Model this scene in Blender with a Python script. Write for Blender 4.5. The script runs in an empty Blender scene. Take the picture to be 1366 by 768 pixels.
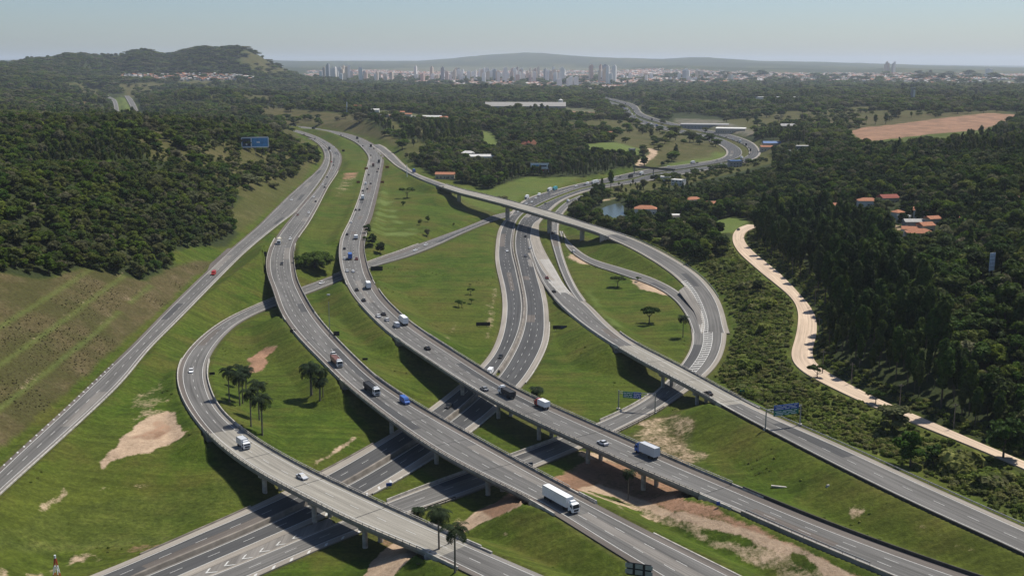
import bpy, bmesh, math, random
import numpy as np
from mathutils import Vector, Matrix
from mathutils.kdtree import KDTree

random.seed(7); RNG = np.random.default_rng(7)
SC = bpy.context.scene
R = math.radians

# ------------------------------------------------------------------ camera, sky, sun, exposure
FPX, HC = 1465.0, 130.0
CX, CY, HZ = 683.0, 384.0, 84.0
PITCH = math.atan((CY - HZ) / FPX)
cam = bpy.data.cameras.new('camera'); camo = bpy.data.objects.new('camera', cam)
SC.collection.objects.link(camo); SC.camera = camo
cam.sensor_fit = 'HORIZONTAL'; cam.sensor_width = 36; cam.lens = 36 * FPX / 1366
cam.clip_start = 1; cam.clip_end = 120000
camo.location = (0, 0, HC); camo.rotation_euler = (math.pi / 2 - PITCH, 0, 0)

SHX, SHY = -0.46, -0.40                      # shadow run per metre of height
SUN_EL = math.atan(1 / math.hypot(SHX, SHY))
w = bpy.data.worlds.new('World'); SC.world = w; w.use_nodes = True
nt = w.node_tree; nt.nodes.clear()
sky = nt.nodes.new('ShaderNodeTexSky'); sky.sky_type = 'NISHITA'; sky.sun_disc = False
sky.sun_elevation = SUN_EL
sky.sun_rotation = math.atan2(-SHX, -SHY)
sky.air_density = 1.0; sky.dust_density = 1.3; sky.ozone_density = 1.5; sky.altitude = 700
bg = nt.nodes.new('ShaderNodeBackground'); bg.inputs[1].default_value = 0.09
ow = nt.nodes.new('ShaderNodeOutputWorld')
_mx = nt.nodes.new('ShaderNodeMix'); _mx.data_type = 'RGBA'; _mx.blend_type = 'MULTIPLY'; _mx.inputs[0].default_value = 1; _mx.inputs[7].default_value = (.78, .87, 1.0, 1)
nt.links.new(sky.outputs[0], _mx.inputs[6]); nt.links.new(_mx.outputs[2], bg.inputs[0]); nt.links.new(bg.outputs[0], ow.inputs[0])
sl = bpy.data.lights.new('sun', 'SUN'); sl.energy = 4.8; sl.angle = R(0.53); sl.color = (1, .955, .88)
so = bpy.data.objects.new('sun', sl); SC.collection.objects.link(so)
so.rotation_euler = Vector((SHX, SHY, -1)).to_track_quat('-Z', 'Y').to_euler()
SC.view_settings.view_transform = 'Standard'; SC.view_settings.look = 'None'
SC.view_settings.gamma = 1; SC.view_settings.exposure = 0.14
SC.render.engine = 'CYCLES'
SC.cycles.max_bounces = 5; SC.cycles.diffuse_bounces = 2; SC.cycles.glossy_bounces = 2
SC.cycles.transparent_max_bounces = 8; SC.cycles.volume_bounces = 1
SC.cycles.use_denoising = True
SC.cycles.volume_max_steps = 64
HAZE_D = 3.7e-5

# ------------------------------------------------------------------ pixel <-> world
cP, sP = math.cos(PITCH), math.sin(PITCH)
def ray(px, py):
    a = (np.asarray(px, float) - CX) / FPX; b = (CY - np.asarray(py, float)) / FPX
    return a, cP + b * sP, b * cP - sP          # world x, y, z of the direction
def up(px, py, z):
    dx, dy, dz = ray(px, py); t = (z - HC) / dz
    return np.stack([dx * t, dy * t, np.asarray(z, float) + 0 * t], -1)
def proj(x, y, z):
    zz = z - HC; f = y * cP - zz * sP; u = y * sP + zz * cP
    f = np.maximum(f, 1e-3)
    return CX + FPX * x / f, CY - FPX * u / f
def smooth(t): t = np.clip(t, 0, 1); return t * t * (3 - 2 * t)

def vnoise(x, y, seed=0):
    xi = np.floor(x).astype(np.int64); yi = np.floor(y).astype(np.int64)
    fx = smooth(x - xi); fy = smooth(y - yi)
    def h(a, b):
        n = (a * 374761393 + b * 668265263 + seed * 974634777) & 0xffffffff
        n = ((n ^ (n >> 13)) * 1274126177) & 0xffffffff
        return ((n ^ (n >> 16)) & 0xffff) / 65535.0
    return (h(xi, yi) * (1 - fx) + h(xi + 1, yi) * fx) * (1 - fy) + (h(xi, yi + 1) * (1 - fx) + h(xi + 1, yi + 1) * fx) * fy
def fbm(x, y, o=4, seed=0):
    s = 0; a = .5
    for k in range(o): s = s + a * vnoise(x * 2 ** k, y * 2 ** k, seed + k); a *= .5
    return s

# ------------------------------------------------------------------ roads traced along their edges
# name: left edge, right edge (photo pixels), height knots (x, y, z), lanes, shoulders, bridges
RD = {}
def road(n, L, Rr, zk, lanes, sl_, sr_, bridges=(), **k):
    RD[n] = dict(n=n, L=L, R=Rr, zk=zk, lanes=lanes, sl=sl_, sr=sr_, bridges=bridges, **k)

road('highway_left',    # A
 [(388.5,175),(410,181.5),(427,189.5),(438,199),(441.5,210),(438,226),(424,249),(403,273),(380,300),(367.4,317.7),(359,334.6),(355.5,351.6),(357.5,369),(364,385.4),(376,419.3),(401,453),(435,487),(455,508),(509.6,552),(574,597.7),(641.6,635),(719.4,672),(782,713),(877,771),(950,815),(1060,880)],
 [(391,172.5),(410,177.5),(429,185),(446,195.5),(456,209),(451,228),(437,250),(423,277),(409.6,300),(397,317.7),(391.5,334.6),(392,351.6),(395,370),(401,385.4),(420,419.3),(448.6,453),(482.5,487),(506,508),(560,543),(611,572),(679,609.6),(767,657),(877,714),(978.5,763.6),(1080,815),(1180,865)],
 [(390,174,12),(450,200,9),(400,300,8.5),(380,360,8.5),(480,510,8.5),(1080,840,8.5)], 3, 2.2, 2.4,
 [((372,330),(392,420)), ((450,509),(722,664))])
road('highway_right',   # B
 [(380,170),(404,172.6),(448,179),(474,190),(488,203),(491.5,214),(487,232),(479,263),(467,293.6),(461,305),(455.4,317.7),(452.7,334.6),(453.7,351.6),(458,368.5),(465.6,385.4),(477,402),(509.6,436),(536.6,457.5),(570.5,480),(611,507),(658.5,535),(709,561),(775,590),(850,625),(944.6,664),(990,684),(1075,722),(1197,772),(1290,810),(1390,855)],
 [(380,166),(408,167.5),(450,175),(482,184),(502,195),(512,209),(510,228),(504.5,256),(496,290),(491,301),(487,317.7),(485.5,334.6),(489,351.6),(494,368.5),(504,385.4),(516,402),(550,433),(591,460),(645,494),(679,515),(741.5,545),(843,589),(911,620),(978.5,647),(1041,674),(1143,714.5),(1295,768),(1400,802),(1490,835)],
 [(380,168,13),(470,185,11),(500,215,9),(480,290,8.5),(470,350,8.5),(600,480,8.5),(1400,830,8.5)], 3, 1.6, 3.4,
 [((470,318),(480,375)), ((540,452),(955,658))])
road('old_highway',     # F
 [(412,184),(424,192),(431,201),(432,212),(424,226),(405,243),(376,269),(345,300),(304.6,334.6),(272.5,364.4),(221,414),(176,460),(125,508),(78,552),(0,623),(-80,700),(-160,775)],
 [(419,185),(431,193),(438,200.5),(440.5,211),(436,227),(421,250),(396,280),(369,301),(330,333),(300,362),(237,426),(195,468),(161,510),(95,572),(0,657),(-80,732),(-160,806)],
 [(412,184,10.4),(440,205,9),(400,250,8.6),(0,640,8.5)], 2, 1.7, 1.2)
road('branch_road',     # D
 [(501,197),(510,205),(519,213.5),(530,222.5),(557,237.7),(591,251),(624,261),(658.5,269.5),(701,281),(741.6,293),(780,304.5),(809,314),(850,334.6),(890.5,358),(916,382),(924,396),(930,410),(935,424),(938,440)],
 [(497,188.5),(511,195),(526,206),(540,219.5),(557,231.5),(591,244),(624,254),(658.5,262),(701,273.5),(741.6,285),(780,298),(816,309),(877,333),(927.7,365),(948,384),(961,403),(968.5,426),(970,438),(969.5,447)],
 [(498,192,10.1),(512,200,9.8),(525,210,9.8),(560,235,12),(620,255,14.5),(700,277,15),(760,295,13.5),(810,311,12),(880,345,6.5),(930,380,2.0),(955,410,.6),(960,432,.15),(960,450,.1)], 1, 1.7, 2.6,
 [((594,247),(813,311))], conc=True)
road('cross_viaduct',   # E
 [(703,318),(710,345),(724.6,378.6),(751.7,412.5),(787,442),(827.6,466.6),(877,494),(911,511),(963,541),(1021,572.5),(1143,635),(1244.5,684),(1366,738),(1480,790)],
 [(710,318),(719,345),(742,376),(764,391),(784,402),(803,421),(824,440),(847.7,458),(897,483.6),(944.6,509),(981,529.7),(1031,553.5),(1122.6,592.6),(1210.6,633),(1366,702),(1480,752)],
 [(707,318,.1),(740,385,.6),(775,425,3.4),(812,450,6.8),(835,462,8),(1480,780,8.5)], 2, 1.2, 2.6,
 [((829,462),(966,536))], conc=True)
road('loop_ramp',       # R and C
 [(692,279.5),(665,284),(625,301),(537,333),(489,350),(445,367),(400,383),(354,401),(304.6,422.6),(270.8,446),(250.5,466.6),(239,487),(237.5,508),(247,538.5),(277.6,581),(310,608),(345,632),(405,662),(472,698.5),(567,735),(640,772),(720,812),(800,850)],
 [(692,286),(665,292),(625,307.5),(557,338),(496,356),(445,378),(400,395),(354,413.5),(321.6,429),(298,450),(281,473),(275,492),(276,508),(291,545),(325,576),(345,591),(372,606),(408,626.5),(489,664),(570.5,701),(625,725),(726,768),(790,795),(870,832)],
 [(692,282,0),(350,407,.3),(300,430,2),(262,470,4.5),(255,510,7),(270,555,8.2),(310,590,8.8),(600,730,8.2),(870,850,7.5)], 2, 1.8, 1.6,
 [((283,578),(572,730))], conc=True)
road('dirt_road',       # K
 [(1004,298),(988,302),(977,314),(984,334.6),(1017.7,365),(1055,395.6),(1065,416),(1061.7,449.7),(1053,480),(1075,501),(1095.6,509.5),(1143,533),(1210.6,561),(1278,587),(1329,608),(1400,640),(1500,690)],
 [(1008,302),(996,307),(992,318),(1003,334),(1041,365),(1070,395.6),(1086,416),(1090.5,441),(1085,460),(1082,481),(1100,495),(1126,508),(1176.8,535),(1227.6,555),(1312,592.6),(1400,628),(1500,672)],
 [(1004,298,9),(985,320,8),(1060,430,8),(1500,680,10)], 0, 0, 0)
road('inner_ramp',      # G
 [(746,308),(750,320),(762,336),(789,353),(836,368.5),(870,380),(897,395.6),(914,417),(921,432),(924,444)],
 [(751,308),(757,320),(769,331),(792,346),(843,360.5),(877,373),(909,391),(928,415),(935,432),(938,444)],
 [(746,308,0),(843,361,1.2),(890,388,1.3),(925,425,.25),(930,442,.1)], 1, .8, .9)
road('side_ramp',       # J
 [(775,259.5),(755.7,269),(741,282),(734,298),(733.5,313),(739.6,337),(748,362),(760,387),(771,402)],
 [(783,262.5),(766,270.5),(752,283.6),(746,297),(745.5,313),(750.5,337),(759,362),(771,386),(782,401)],
 [(775,261,0),(765,385,1.0),(778,404,2.3)], 2, .7, 1.2)
road('gore_apron',
 [(701,297),(697,320),(708,345),(728,372),(750,395),(775,417)],
 [(719,297),(720,318),(728,337),(741,359),(755,383),(784,414)],
 [(707,297,-.06),(722,340,.0),(742,375,.45),(773,410,2.1)], 0, 0, 0, apron=True)
road('lower_ramp',      # H
 [(922,438),(924,450),(921,466.6),(906,489),(868,528),(829,550),(789,567),(750,583),(679,609.5),(579,645),(510,671.5),(413,712),(370,730.5),(340,742),(275.6,769),(180,808)],
 [(969,440),(969.5,452),(961.6,480),(944.6,500.5),(912,524),(890,542.5),(857,559),(822,577),(772,599),(730,617),(670,641),(590,671),(547,685),(472,711),(439,725),(376.6,754),(340,769),(250,808)],
 [(950,438,.1),(930,480,0),(250,790,0)], 2, .9, 2.2)
road('lower_highway_left', # LW
 [(793,132),(826,144),(843,160),(880,171.5),(938,185),(962,195),(969,204),(958,212),(918.4,218.6),(871,224.5),(845,229.5),(809.5,237.4),(771.8,245),(742.5,252.4),(710,261.5),(697,268),(688,276),(675,291),(666.4,303),(662,320),(661,350),(669,388),(670,419),(662,455),(641.6,487),(571,546),(497,593),(425.6,631.5),(340,674),(281,699.4),(193,738),(123.7,767),(40,803)],
 [(797,130.8),(834,142.5),(850,157),(893,170),(952,182),(983,195),(990,204.5),(982,211),(958,217),(918,223.5),(871,230),(840,238),(786.4,247.5),(764.5,253.3),(733.7,265),(713,275),(694,288),(686,304),(683,330),(690,362),(697,396),(698,415),(694,440),(681,470),(655,507),(598.4,558),(526,604.5),(456.7,646),(370,688.5),(312,714.5),(204,758),(110,798)],
 [(800,131,4),(900,175,1),(980,205,0),(110,780,0)], 3, 2.6, 1.0)
road('lower_highway_right', # LE
 [(799.5,129.9),(838,141),(853.5,155),(901,168.5),(956,180),(992,193),(999,204),(988,212.5),(961,219),(918,225.5),(871,232),(842,240),(788,249.3),(767,255),(736,267),(715.5,277),(697,290),(689,305),(686.5,330),(693,362),(700,396),(701,415),(697,441),(684.5,471),(659,509),(602,560.5),(530,607.5),(460,649),(373,691.5),(315,717.5),(208,761),(125,796)],
 [(804,128.8),(846,139.5),(862,153.5),(912,167.5),(968,178),(1002,189),(1014,201),(1012,208.5),(997,215.6),(958,224),(907,233),(860,242),(807.5,250),(780.5,255.5),(751.3,267),(733.7,281.5),(720,297),(713,313),(712,330),(718,358),(728,392),(732,419),(729.7,460),(702.5,510),(692,520),(642,565),(624,579.7),(552,627),(512,651),(470,671),(413,700),(370,716),(311,743),(253.6,768),(170,804)],
 [(800,131,4),(900,175,1),(980,205,0),(110,780,0)], 3, .9, 2.6)
road('far_highway_left',
 [(131,122),(140,129),(149,134),(152,142),(153,150),(160,160),(170,172)],
 [(136,122),(146,129),(155,134),(158,142),(160,150),(168,160),(178,172)],
 [(131,122,25),(150,135,14),(165,172,10)], 2, 2, 2)
road('far_highway_right',
 [(166,128),(169,133),(174,142),(179,150),(186,160),(194,172)],
 [(172,128),(177,133),(182,142),(186,150),(194,160),(203,172)],
 [(170,128,18),(180,150,12),(190,172,10)], 2, 2, 2)

def zat(zk, px, py):
    zk = np.array(zk, float); best = None
    px = np.asarray(px, float); py = np.asarray(py, float)
    bd = np.full(px.shape, 1e18); bz = np.zeros(px.shape)
    for a, b in zip(zk[:-1], zk[1:]):
        d = b[:2] - a[:2]; L2 = max(d @ d, 1e-9)
        t = np.clip(((px - a[0]) * d[0] + (py - a[1]) * d[1]) / L2, 0, 1)
        dd = (a[0] + t * d[0] - px) ** 2 + (a[1] + t * d[1] - py) ** 2
        m = dd < bd; bd = np.where(m, dd, bd); bz = np.where(m, a[2] + (b[2] - a[2]) * t, bz)
    return bz
def catmull(P, per=14):
    P = np.array(P, float); Q = np.vstack([2 * P[0] - P[1], P, 2 * P[-1] - P[-2]]); out = []
    t = np.linspace(0, 1, per, endpoint=False)[:, None]
    for i in range(1, len(Q) - 2):
        a, b, c, d = Q[i - 1], Q[i], Q[i + 1], Q[i + 2]
        out.append(.5 * (2 * b + (c - a) * t + (2 * a - 5 * b + 4 * c - d) * t ** 2 + (3 * b - a - 3 * c + d) * t ** 3))
    out.append(P[-1:]); return np.vstack(out)
def resample(P, step):
    d = np.r_[0, np.cumsum(np.linalg.norm(np.diff(P[:, :2], axis=0), axis=1))]
    n = max(2, int(d[-1] / step)); s = np.linspace(0, d[-1], n + 1)
    return np.stack([np.interp(s, d, P[:, k]) for k in range(P.shape[1])], 1)
def gsm(A, sig):
    k = int(3 * sig); w_ = np.exp(-.5 * (np.arange(-k, k + 1) / sig) ** 2); w_ /= w_.sum()
    out = np.empty_like(A)
    for c in range(A.shape[1]):
        a = A[:, c]
        pad = np.r_[2 * a[0] - a[1:k + 1][::-1], a, 2 * a[-1] - a[-k - 1:-1][::-1]] if len(a) > k + 1 else None
        out[:, c] = np.convolve(pad, w_, 'valid') if pad is not None else a
    return out
STEP = 4.0
def nearest_idx(P, x, y): return int(np.argmin((P[:, 0] - x) ** 2 + (P[:, 1] - y) ** 2))
for r in RD.values():
    W = []
    for side in ('L', 'R'):
        p = catmull(r[side]); W.append(resample(up(p[:, 0], p[:, 1], zat(r['zk'], p[:, 0], p[:, 1])), 2.0))
    A, B = W
    kd = KDTree(len(B))
    for i, q in enumerate(B): kd.insert((q[0], q[1], 0), i)
    kd.balance()
    j = np.array([kd.find((q[0], q[1], 0))[1] for q in A])
    kd2 = KDTree(len(A))
    for i, q in enumerate(A): kd2.insert((q[0], q[1], 0), i)
    kd2.balance()
    j2 = np.array([kd2.find((q[0], q[1], 0))[1] for q in B])
    # two-sided midpoints, ordered along the road
    M = np.vstack([np.c_[(A + B[j]) / 2, np.linalg.norm((A - B[j])[:, :2], axis=1), np.arange(len(A)) / len(A) + j / len(B)],
                   np.c_[(B + A[j2]) / 2, np.linalg.norm((B - A[j2])[:, :2], axis=1), j2 / len(A) + np.arange(len(B)) / len(B)]])
    M = M[np.argsort(M[:, 4], kind='stable')][:, :4]
    M = gsm(M, 6); M = resample(M, STEP)
    M = gsm(M, 3.0 if len(M) > 20 else 1.0); M = resample(M, STEP)
    cap = r.get('cap', dict(highway_left=18, highway_right=23, old_highway=19.5, branch_road=16, cross_viaduct=15.5, loop_ramp=15.5, dirt_road=10.5, inner_ramp=12, side_ramp=9.2, gore_apron=15, lower_ramp=18.5, far_highway_left=16, far_highway_right=18).get(r['n'], 33))
    M[:, 3] = np.minimum(M[:, 3], cap)
    C = M[:, :3]; T = np.gradient(C[:, :2], axis=0); T /= np.linalg.norm(T, axis=1)[:, None]
    N = np.stack([T[:, 1], -T[:, 0]], 1)
    s = np.sign(np.sum(N * (B[j].mean(0) * 0 + (B[j] - A)[len(A) // 2])[:2][None, :] * 1.0, axis=1)[len(N) // 2])
    # decide side by majority over nearest pairs
    mid = C[len(C) // 2]; ia = nearest_idx(A, *mid[:2]); s = np.sign((B[j[ia]] - A[ia])[:2] @ N[nearest_idx(C, *A[ia][:2])])
    N = N * s
    r.update(C=C, T=T, N=N, W=M[:, 3], s=np.arange(len(C)) * np.linalg.norm(C[1, :2] - C[0, :2]), side=s)
    r['s'] = np.r_[0, np.cumsum(np.linalg.norm(np.diff(C[:, :2], axis=0), axis=1))]
    br = np.zeros(len(C), bool); r['br'] = []
    for a, b in r['bridges']:
        pa = up(*a, float(zat(r['zk'], *a))); pb = up(*b, float(zat(r['zk'], *b)))
        i0, i1 = sorted((nearest_idx(C, *pa[:2]), nearest_idx(C, *pb[:2])))
        br[i0:i1 + 1] = True; r['br'].append((i0, i1))
    r['isbr'] = br
POND_PX = [(790,286),(800,279),(815,273),(828,270),(832,276),(834,290),(830,301),(822,304),(814,299),(800,291)]
def inpoly(poly, X, Y):
    poly = np.array(poly, float); res = np.zeros(X.shape, bool)
    m = (X > poly[:, 0].min()) & (X < poly[:, 0].max()) & (Y > poly[:, 1].min()) & (Y < poly[:, 1].max())
    x, y = X[m], Y[m]; c = np.zeros(x.shape, bool)
    for (x0, y0), (x1, y1) in zip(poly, np.roll(poly, -1, axis=0)):
        if y0 == y1: continue
        k = ((y0 > y) != (y1 > y)) & (x < (x1 - x0) * (y - y0) / (y1 - y0) + x0); c ^= k
    res[m] = c; return res
def soft0(A, k=1):
    for _ in range(k):
        B = A.copy(); B[1:-1] = (A[:-2] + 2 * A[1:-1] + A[2:]) / 4; A = B.copy(); A[:, 1:-1] = (B[:, :-2] + 2 * B[:, 1:-1] + B[:, 2:]) / 4
    return A
# ------------------------------------------------------------------ natural ground: heights known at pixels
CT = []
def cz(z, *pts):
    for px, py in pts: p = up(px, py, z); CT.append((p[0], p[1], z))
def cr(rr, *pts):                                   # (pixel x, height) at a range
    for px, z in pts:
        a = (px - CX) / FPX; CT.append((rr * a / math.hypot(a, 1), rr / math.hypot(a, 1), z))
cz(0, (110,800),(200,750),(350,700),(480,620),(600,540),(660,480),(690,400),(690,330),(720,290),(800,255),(900,230),(985,212),(960,190),(900,175),(860,158),(700,600),(560,665),(450,712),(350,765),(850,540),(620,460),(760,470),(730,520),(790,600),(640,700),(540,760),(900,480),(870,420),(800,390),(850,450))
cz(8.4, (470,235),(455,262),(430,290),(425,235),(470,200))
cz(6, (425,330),(415,312),(500,285)); cz(3.5, (430,360),(500,330)); cz(1.5, (410,378),(440,388),(540,345))
cz(3, (400,405),(470,440)); cz(6,(450,460)); cz(4, (500,490),(420,440)); cz(1, (560,500),(540,530))
cz(6, (560,280),(540,260)); cz(3, (580,320)); cz(1.5, (620,295),(560,340)); cz(9,(540,240),(590,262))
cz(2, (550,380),(600,400),(580,440))
cz(2, (340,450),(310,470)); cz(3, (330,510),(420,520)); cz(2, (380,580),(430,590)); cz(.6, (450,610)); cz(2.6,(400,560))
cz(8, (190,480),(240,440),(300,385),(360,320)); cz(7, (200,540),(110,590)); cz(5, (180,610),(60,660)); cz(2, (150,660),(240,640),(40,700)); cz(-1.4, (60,725),(180,715),(240,700)); cz(-.5, (30,760)); cz(3,(290,640))
cz(9, (60,540),(0,590),(300,325),(350,285),(-120,700))
cz(16, (82,470),(37,507),(190,385),(-90,590)); cz(25, (0,462),(149,370),(75,420),(-80,520)); cz(33, (0,412),(68,374),(112,356),(-100,470)); cz(38, (0,385),(193,362),(40,360)); cz(30, (225,345)); cz(22,(262,333)); cz(12,(296,322))
cz(46, (0,340),(60,320),(150,320),(-60,360)); cz(42, (230,310),(280,290)); cz(26, (300,300)); cz(20, (320,285))
cz(56, (0,280),(100,270)); cz(50, (200,250),(0,230)); cz(36,(270,250)); cz(24, (330,245)); cz(13, (385,235)); cz(22, (380,215)); cz(12,(405,208))
cz(58, (220,200),(130,200)); cz(66, (0,175),(60,172),(160,172),(-60,180)); cz(58, (220,178),(290,178)); cz(48, (340,178),(300,205)); cz(30, (385,190)); cz(13, (410,186))
cz(20, (400,158),(350,160)); cz(34, (360,148),(420,148),(470,158)); cz(22, (440,165)); cz(24, (500,175)); cz(18, (540,190)); cz(13, (520,193))
cz(28, (480,150),(560,155),(600,160)); cz(18, (580,190),(620,200)); cz(12, (570,220),(600,232)); cz(8, (640,243),(720,228)); cz(3, (640,252),(720,243),(780,240)); cz(14, (700,200),(760,210)); cz(18, (640,180),(740,180),(820,195)); cz(4,(855,212)); cz(1.5,(640,275),(600,275))
cz(20, (700,160),(780,160)); cz(8, (820,175),(900,195)); cz(10,(860,185)); cz(0,(930,210))
cz(14, (430,128),(560,135),(640,128)); cz(22, (480,118),(600,118),(720,125)); cz(5, (780,130),(850,130))
cz(3, (810,340),(870,352),(900,372)); cz(2, (790,325),(770,300)); cz(-1.5, (812,286),(800,280),(820,292)); cz(0, (770,300),(790,270),(840,270)); cz(2,(870,275),(920,290),(960,270))
cz(5, (930,360),(1000,440),(1020,500)); cz(3, (985,400),(1000,470),(990,510)); cz(6.5, (1040,520),(1060,545),(1150,570)); cz(7, (1200,620),(1300,650),(1366,690)); cz(8,(1000,350),(960,310),(1040,470))
cz(1.5, (1000,610),(1010,590)); cz(2.5, (1060,640),(1150,680),(1250,730),(1330,760)); cz(5,(1000,575)); cz(0,(930,580),(880,590),(900,560))
cz(0, (840,680),(900,700),(1000,745),(1060,765)); cz(2, (720,740),(820,760)); cz(0,(760,640),(860,660)); cz(5,(900,740),(1000,800),(740,770))
cz(12, (1100,400),(1120,460),(1180,510)); cz(9, (1040,340),(1300,570)); cz(16, (1200,440),(1280,500)); cz(26, (1300,440),(1366,460)); cz(20, (1180,360),(1230,320)); cz(36, (1366,380),(1420,420)); cz(24, (1300,330))
cz(12, (1040,290),(1060,260)); cz(20, (1160,275),(1200,290)); cz(40, (1300,250),(1366,260)); cz(46, (1366,200)); cz(26, (1180,210),(1100,215)); cz(10, (1030,230)); cz(36,(1280,205))
cz(24, (1140,185),(1250,172),(1340,160)); cz(16, (1040,185),(1080,160)); cz(30, (1200,150),(1300,145)); cz(6, (940,170),(1000,180)); cz(20,(1050,140)); cz(16, (900,135),(1000,125)); cz(30,(1200,128)); cz(24,(1366,128))
cz(12, (165,150),(140,140),(190,160)); cz(22, (140,125)); cz(34, (80,150),(30,150)); cz(30, (120,150)); cz(26, (240,155),(320,150)); cz(44, (60,130),(0,130)); cz(40, (270,125),(340,128)); cz(30, (205,118)); cz(24, (400,135))
cz(50, (170,106),(250,106),(320,108))
cr(4300, (-100,110),(0,100),(60,80),(120,62)); cr(5200, (-150,120),(0,128),(60,110),(400,40),(440,30))
cr(5900, (-120,170),(0,142),(27,134),(68,160),(90,158),(115,178),(140,165),(169,158),(196,186),(210,170),(223,160),(250,180),(277,216),(300,212),(325,217),(345,200),(366,152),(389,90),(410,45))
cr(7400, (-100,60),(100,50),(250,60),(400,20)); 
for rr in (5200, 6500, 8000, 10000): cr(rr, (450, 14),(560, 10),(700,6),(850,10),(1000,14),(1150,20),(1300,20),(1450,30))
cr(9500, (1000,40),(1130,20),(1230,60),(1300,30)); cr(7200,(1240,44),(1210,30)); cr(8200,(950,44),(910,20))
cr(13000, (0,60),(200,60),(400,60),(500,50),(600,40),(700,45),(800,50),(950,60),(1100,50),(1200,40),(1366,50))
cr(19000, (0,90),(200,110),(400,130),(500,120),(560,110),(620,170),(680,240),(720,245),(760,215),(820,190),(880,175),(930,200),(960,205),(1000,150),(1040,110),(1100,110),(1200,70),(1300,60),(1400,40))
cr(27000, (0,120),(200,120),(400,160),(500,150),(600,180),(700,200),(800,180),(900,160),(1000,140),(1100,120),(1200,60),(1300,10),(1400,20))
cr(44000, (0,130),(400,160),(700,150),(1000,120),(1366,20))
CT = np.array(CT)
def feat(x, y):
    r_ = np.hypot(x, y); return np.stack([np.arctan2(x, y) * 1.5, np.log(np.maximum(r_, 60))], -1)
CF = feat(CT[:, 0], CT[:, 1])
_k = lambda A, B: np.sqrt(((A[:, None, :] - B[None]) ** 2).sum(-1) + 4e-4)
_n = len(CF); _M = np.zeros((_n + 1, _n + 1)); _M[:_n, :_n] = _k(CF, CF) - np.eye(_n) * 0.004; _M[:_n, _n] = 1; _M[_n, :_n] = 1
_w = np.linalg.solve(_M, np.r_[CT[:, 2], 0])
def base_z(x, y):
    out = np.empty(x.shape); X = x.ravel(); Y = y.ravel(); o = out.ravel()
    for i in range(0, len(X), 40000):
        f = feat(X[i:i + 40000], Y[i:i + 40000]); o[i:i + 40000] = _k(f, CF) @ _w[:_n] + _w[_n]
    return o.reshape(x.shape)

NA = 800
AZ = np.linspace(R(-44), R(44), NA)
rr = [120.0]
while rr[-1] < 1300: rr.append(rr[-1] * 1.0031)
while rr[-1] < 7500: rr.append(rr[-1] * 1.007)
while rr[-1] < 46000: rr.append(rr[-1] * 1.018)
RRs = np.array(rr); NR = len(RRs); LR = np.log(RRs)
GA, GR = np.meshgrid(AZ, RRs)                       # [NR, NA]
GX = GR * np.sin(GA); GY = GR * np.cos(GA)
GZ0 = base_z(GX, GY)
rel = smooth((GR - 900) / 2500)
GZ = GZ0 - 9 * smooth((GR - 5000) / 500) * smooth((7000 - GR) / 500) + (fbm(GX / 260, GY / 260, 4, 3) - .47) * 14 * rel * smooth((9000 - GR) / 2500 + .6) + (fbm(GX / 1500, GY / 1500, 4, 9) - .47) * 60 * smooth((GR - 9500) / 5000)
# profile of the left hills and of the far range
_px = CX + FPX * np.tan(GA)
_hy = np.interp(_px, [-150,0,24,40,53,83,101,119,136,154,169,182,195,209,224,231,248,263,275,300,325,338,352,366,378,389,405], [84,83,86,82,78,78.5,73,73,77,79.5,82,75,70,71.5,78,81,74,68,64,64.5,62,65.5,72,81,87,92,104])
_hy = np.where((_px > 150) & (_px < 250), _hy + 2.5 * (_hy > 74.5), _hy)
_hz = HC + (HZ - _hy) / FPX * 5900 - 13 + (fbm(GX / 180, GY / 180, 4, 77) - .45) * 16
_k1 = np.exp(-((GR - 5900) / 620.) ** 2) * smooth((430 - _px) / 40); GZ = GZ * (1 - _k1) + np.minimum(_hz, 400) * _k1
_m = (GR > 6900) & (GR < 9500); GZ = np.where(_m & (_px < 420), np.minimum(GZ, 60), GZ)
_hy = np.interp(_px, [300,380,560,600,640,700,730,760,820,880,915,940,960,1010,1100,1180,1270,1366,1500], [81,82,82,79,75,72.5,73,75.5,78,80,77.5,77,78.5,82,84,86,88,91,92])
_hz = HC + (HZ - _hy) / FPX * 20500 + (fbm(GX / 900, GY / 900, 4, 78) - .45) * 60
_k1 = np.exp(-((GR - 20500) / 2600.) ** 2); GZ = GZ * (1 - _k1) + _hz * _k1; GZ = np.where(GR > 23500, np.minimum(GZ, _hz - 10), GZ)
_hy = np.interp(_px, [380,500,600,820,900,1000,1120,1180,1280,1366,1500], [90,92,94,92,88,91,93,91,93,95,95])
_hz = HC + (HZ - _hy) / FPX * 12500 + (fbm(GX / 500, GY / 500, 4, 79) - .45) * 45; _k1 = np.exp(-((GR - 12500) / 1500.) ** 2); GZ = GZ * (1 - _k1) + _hz * _k1
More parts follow.
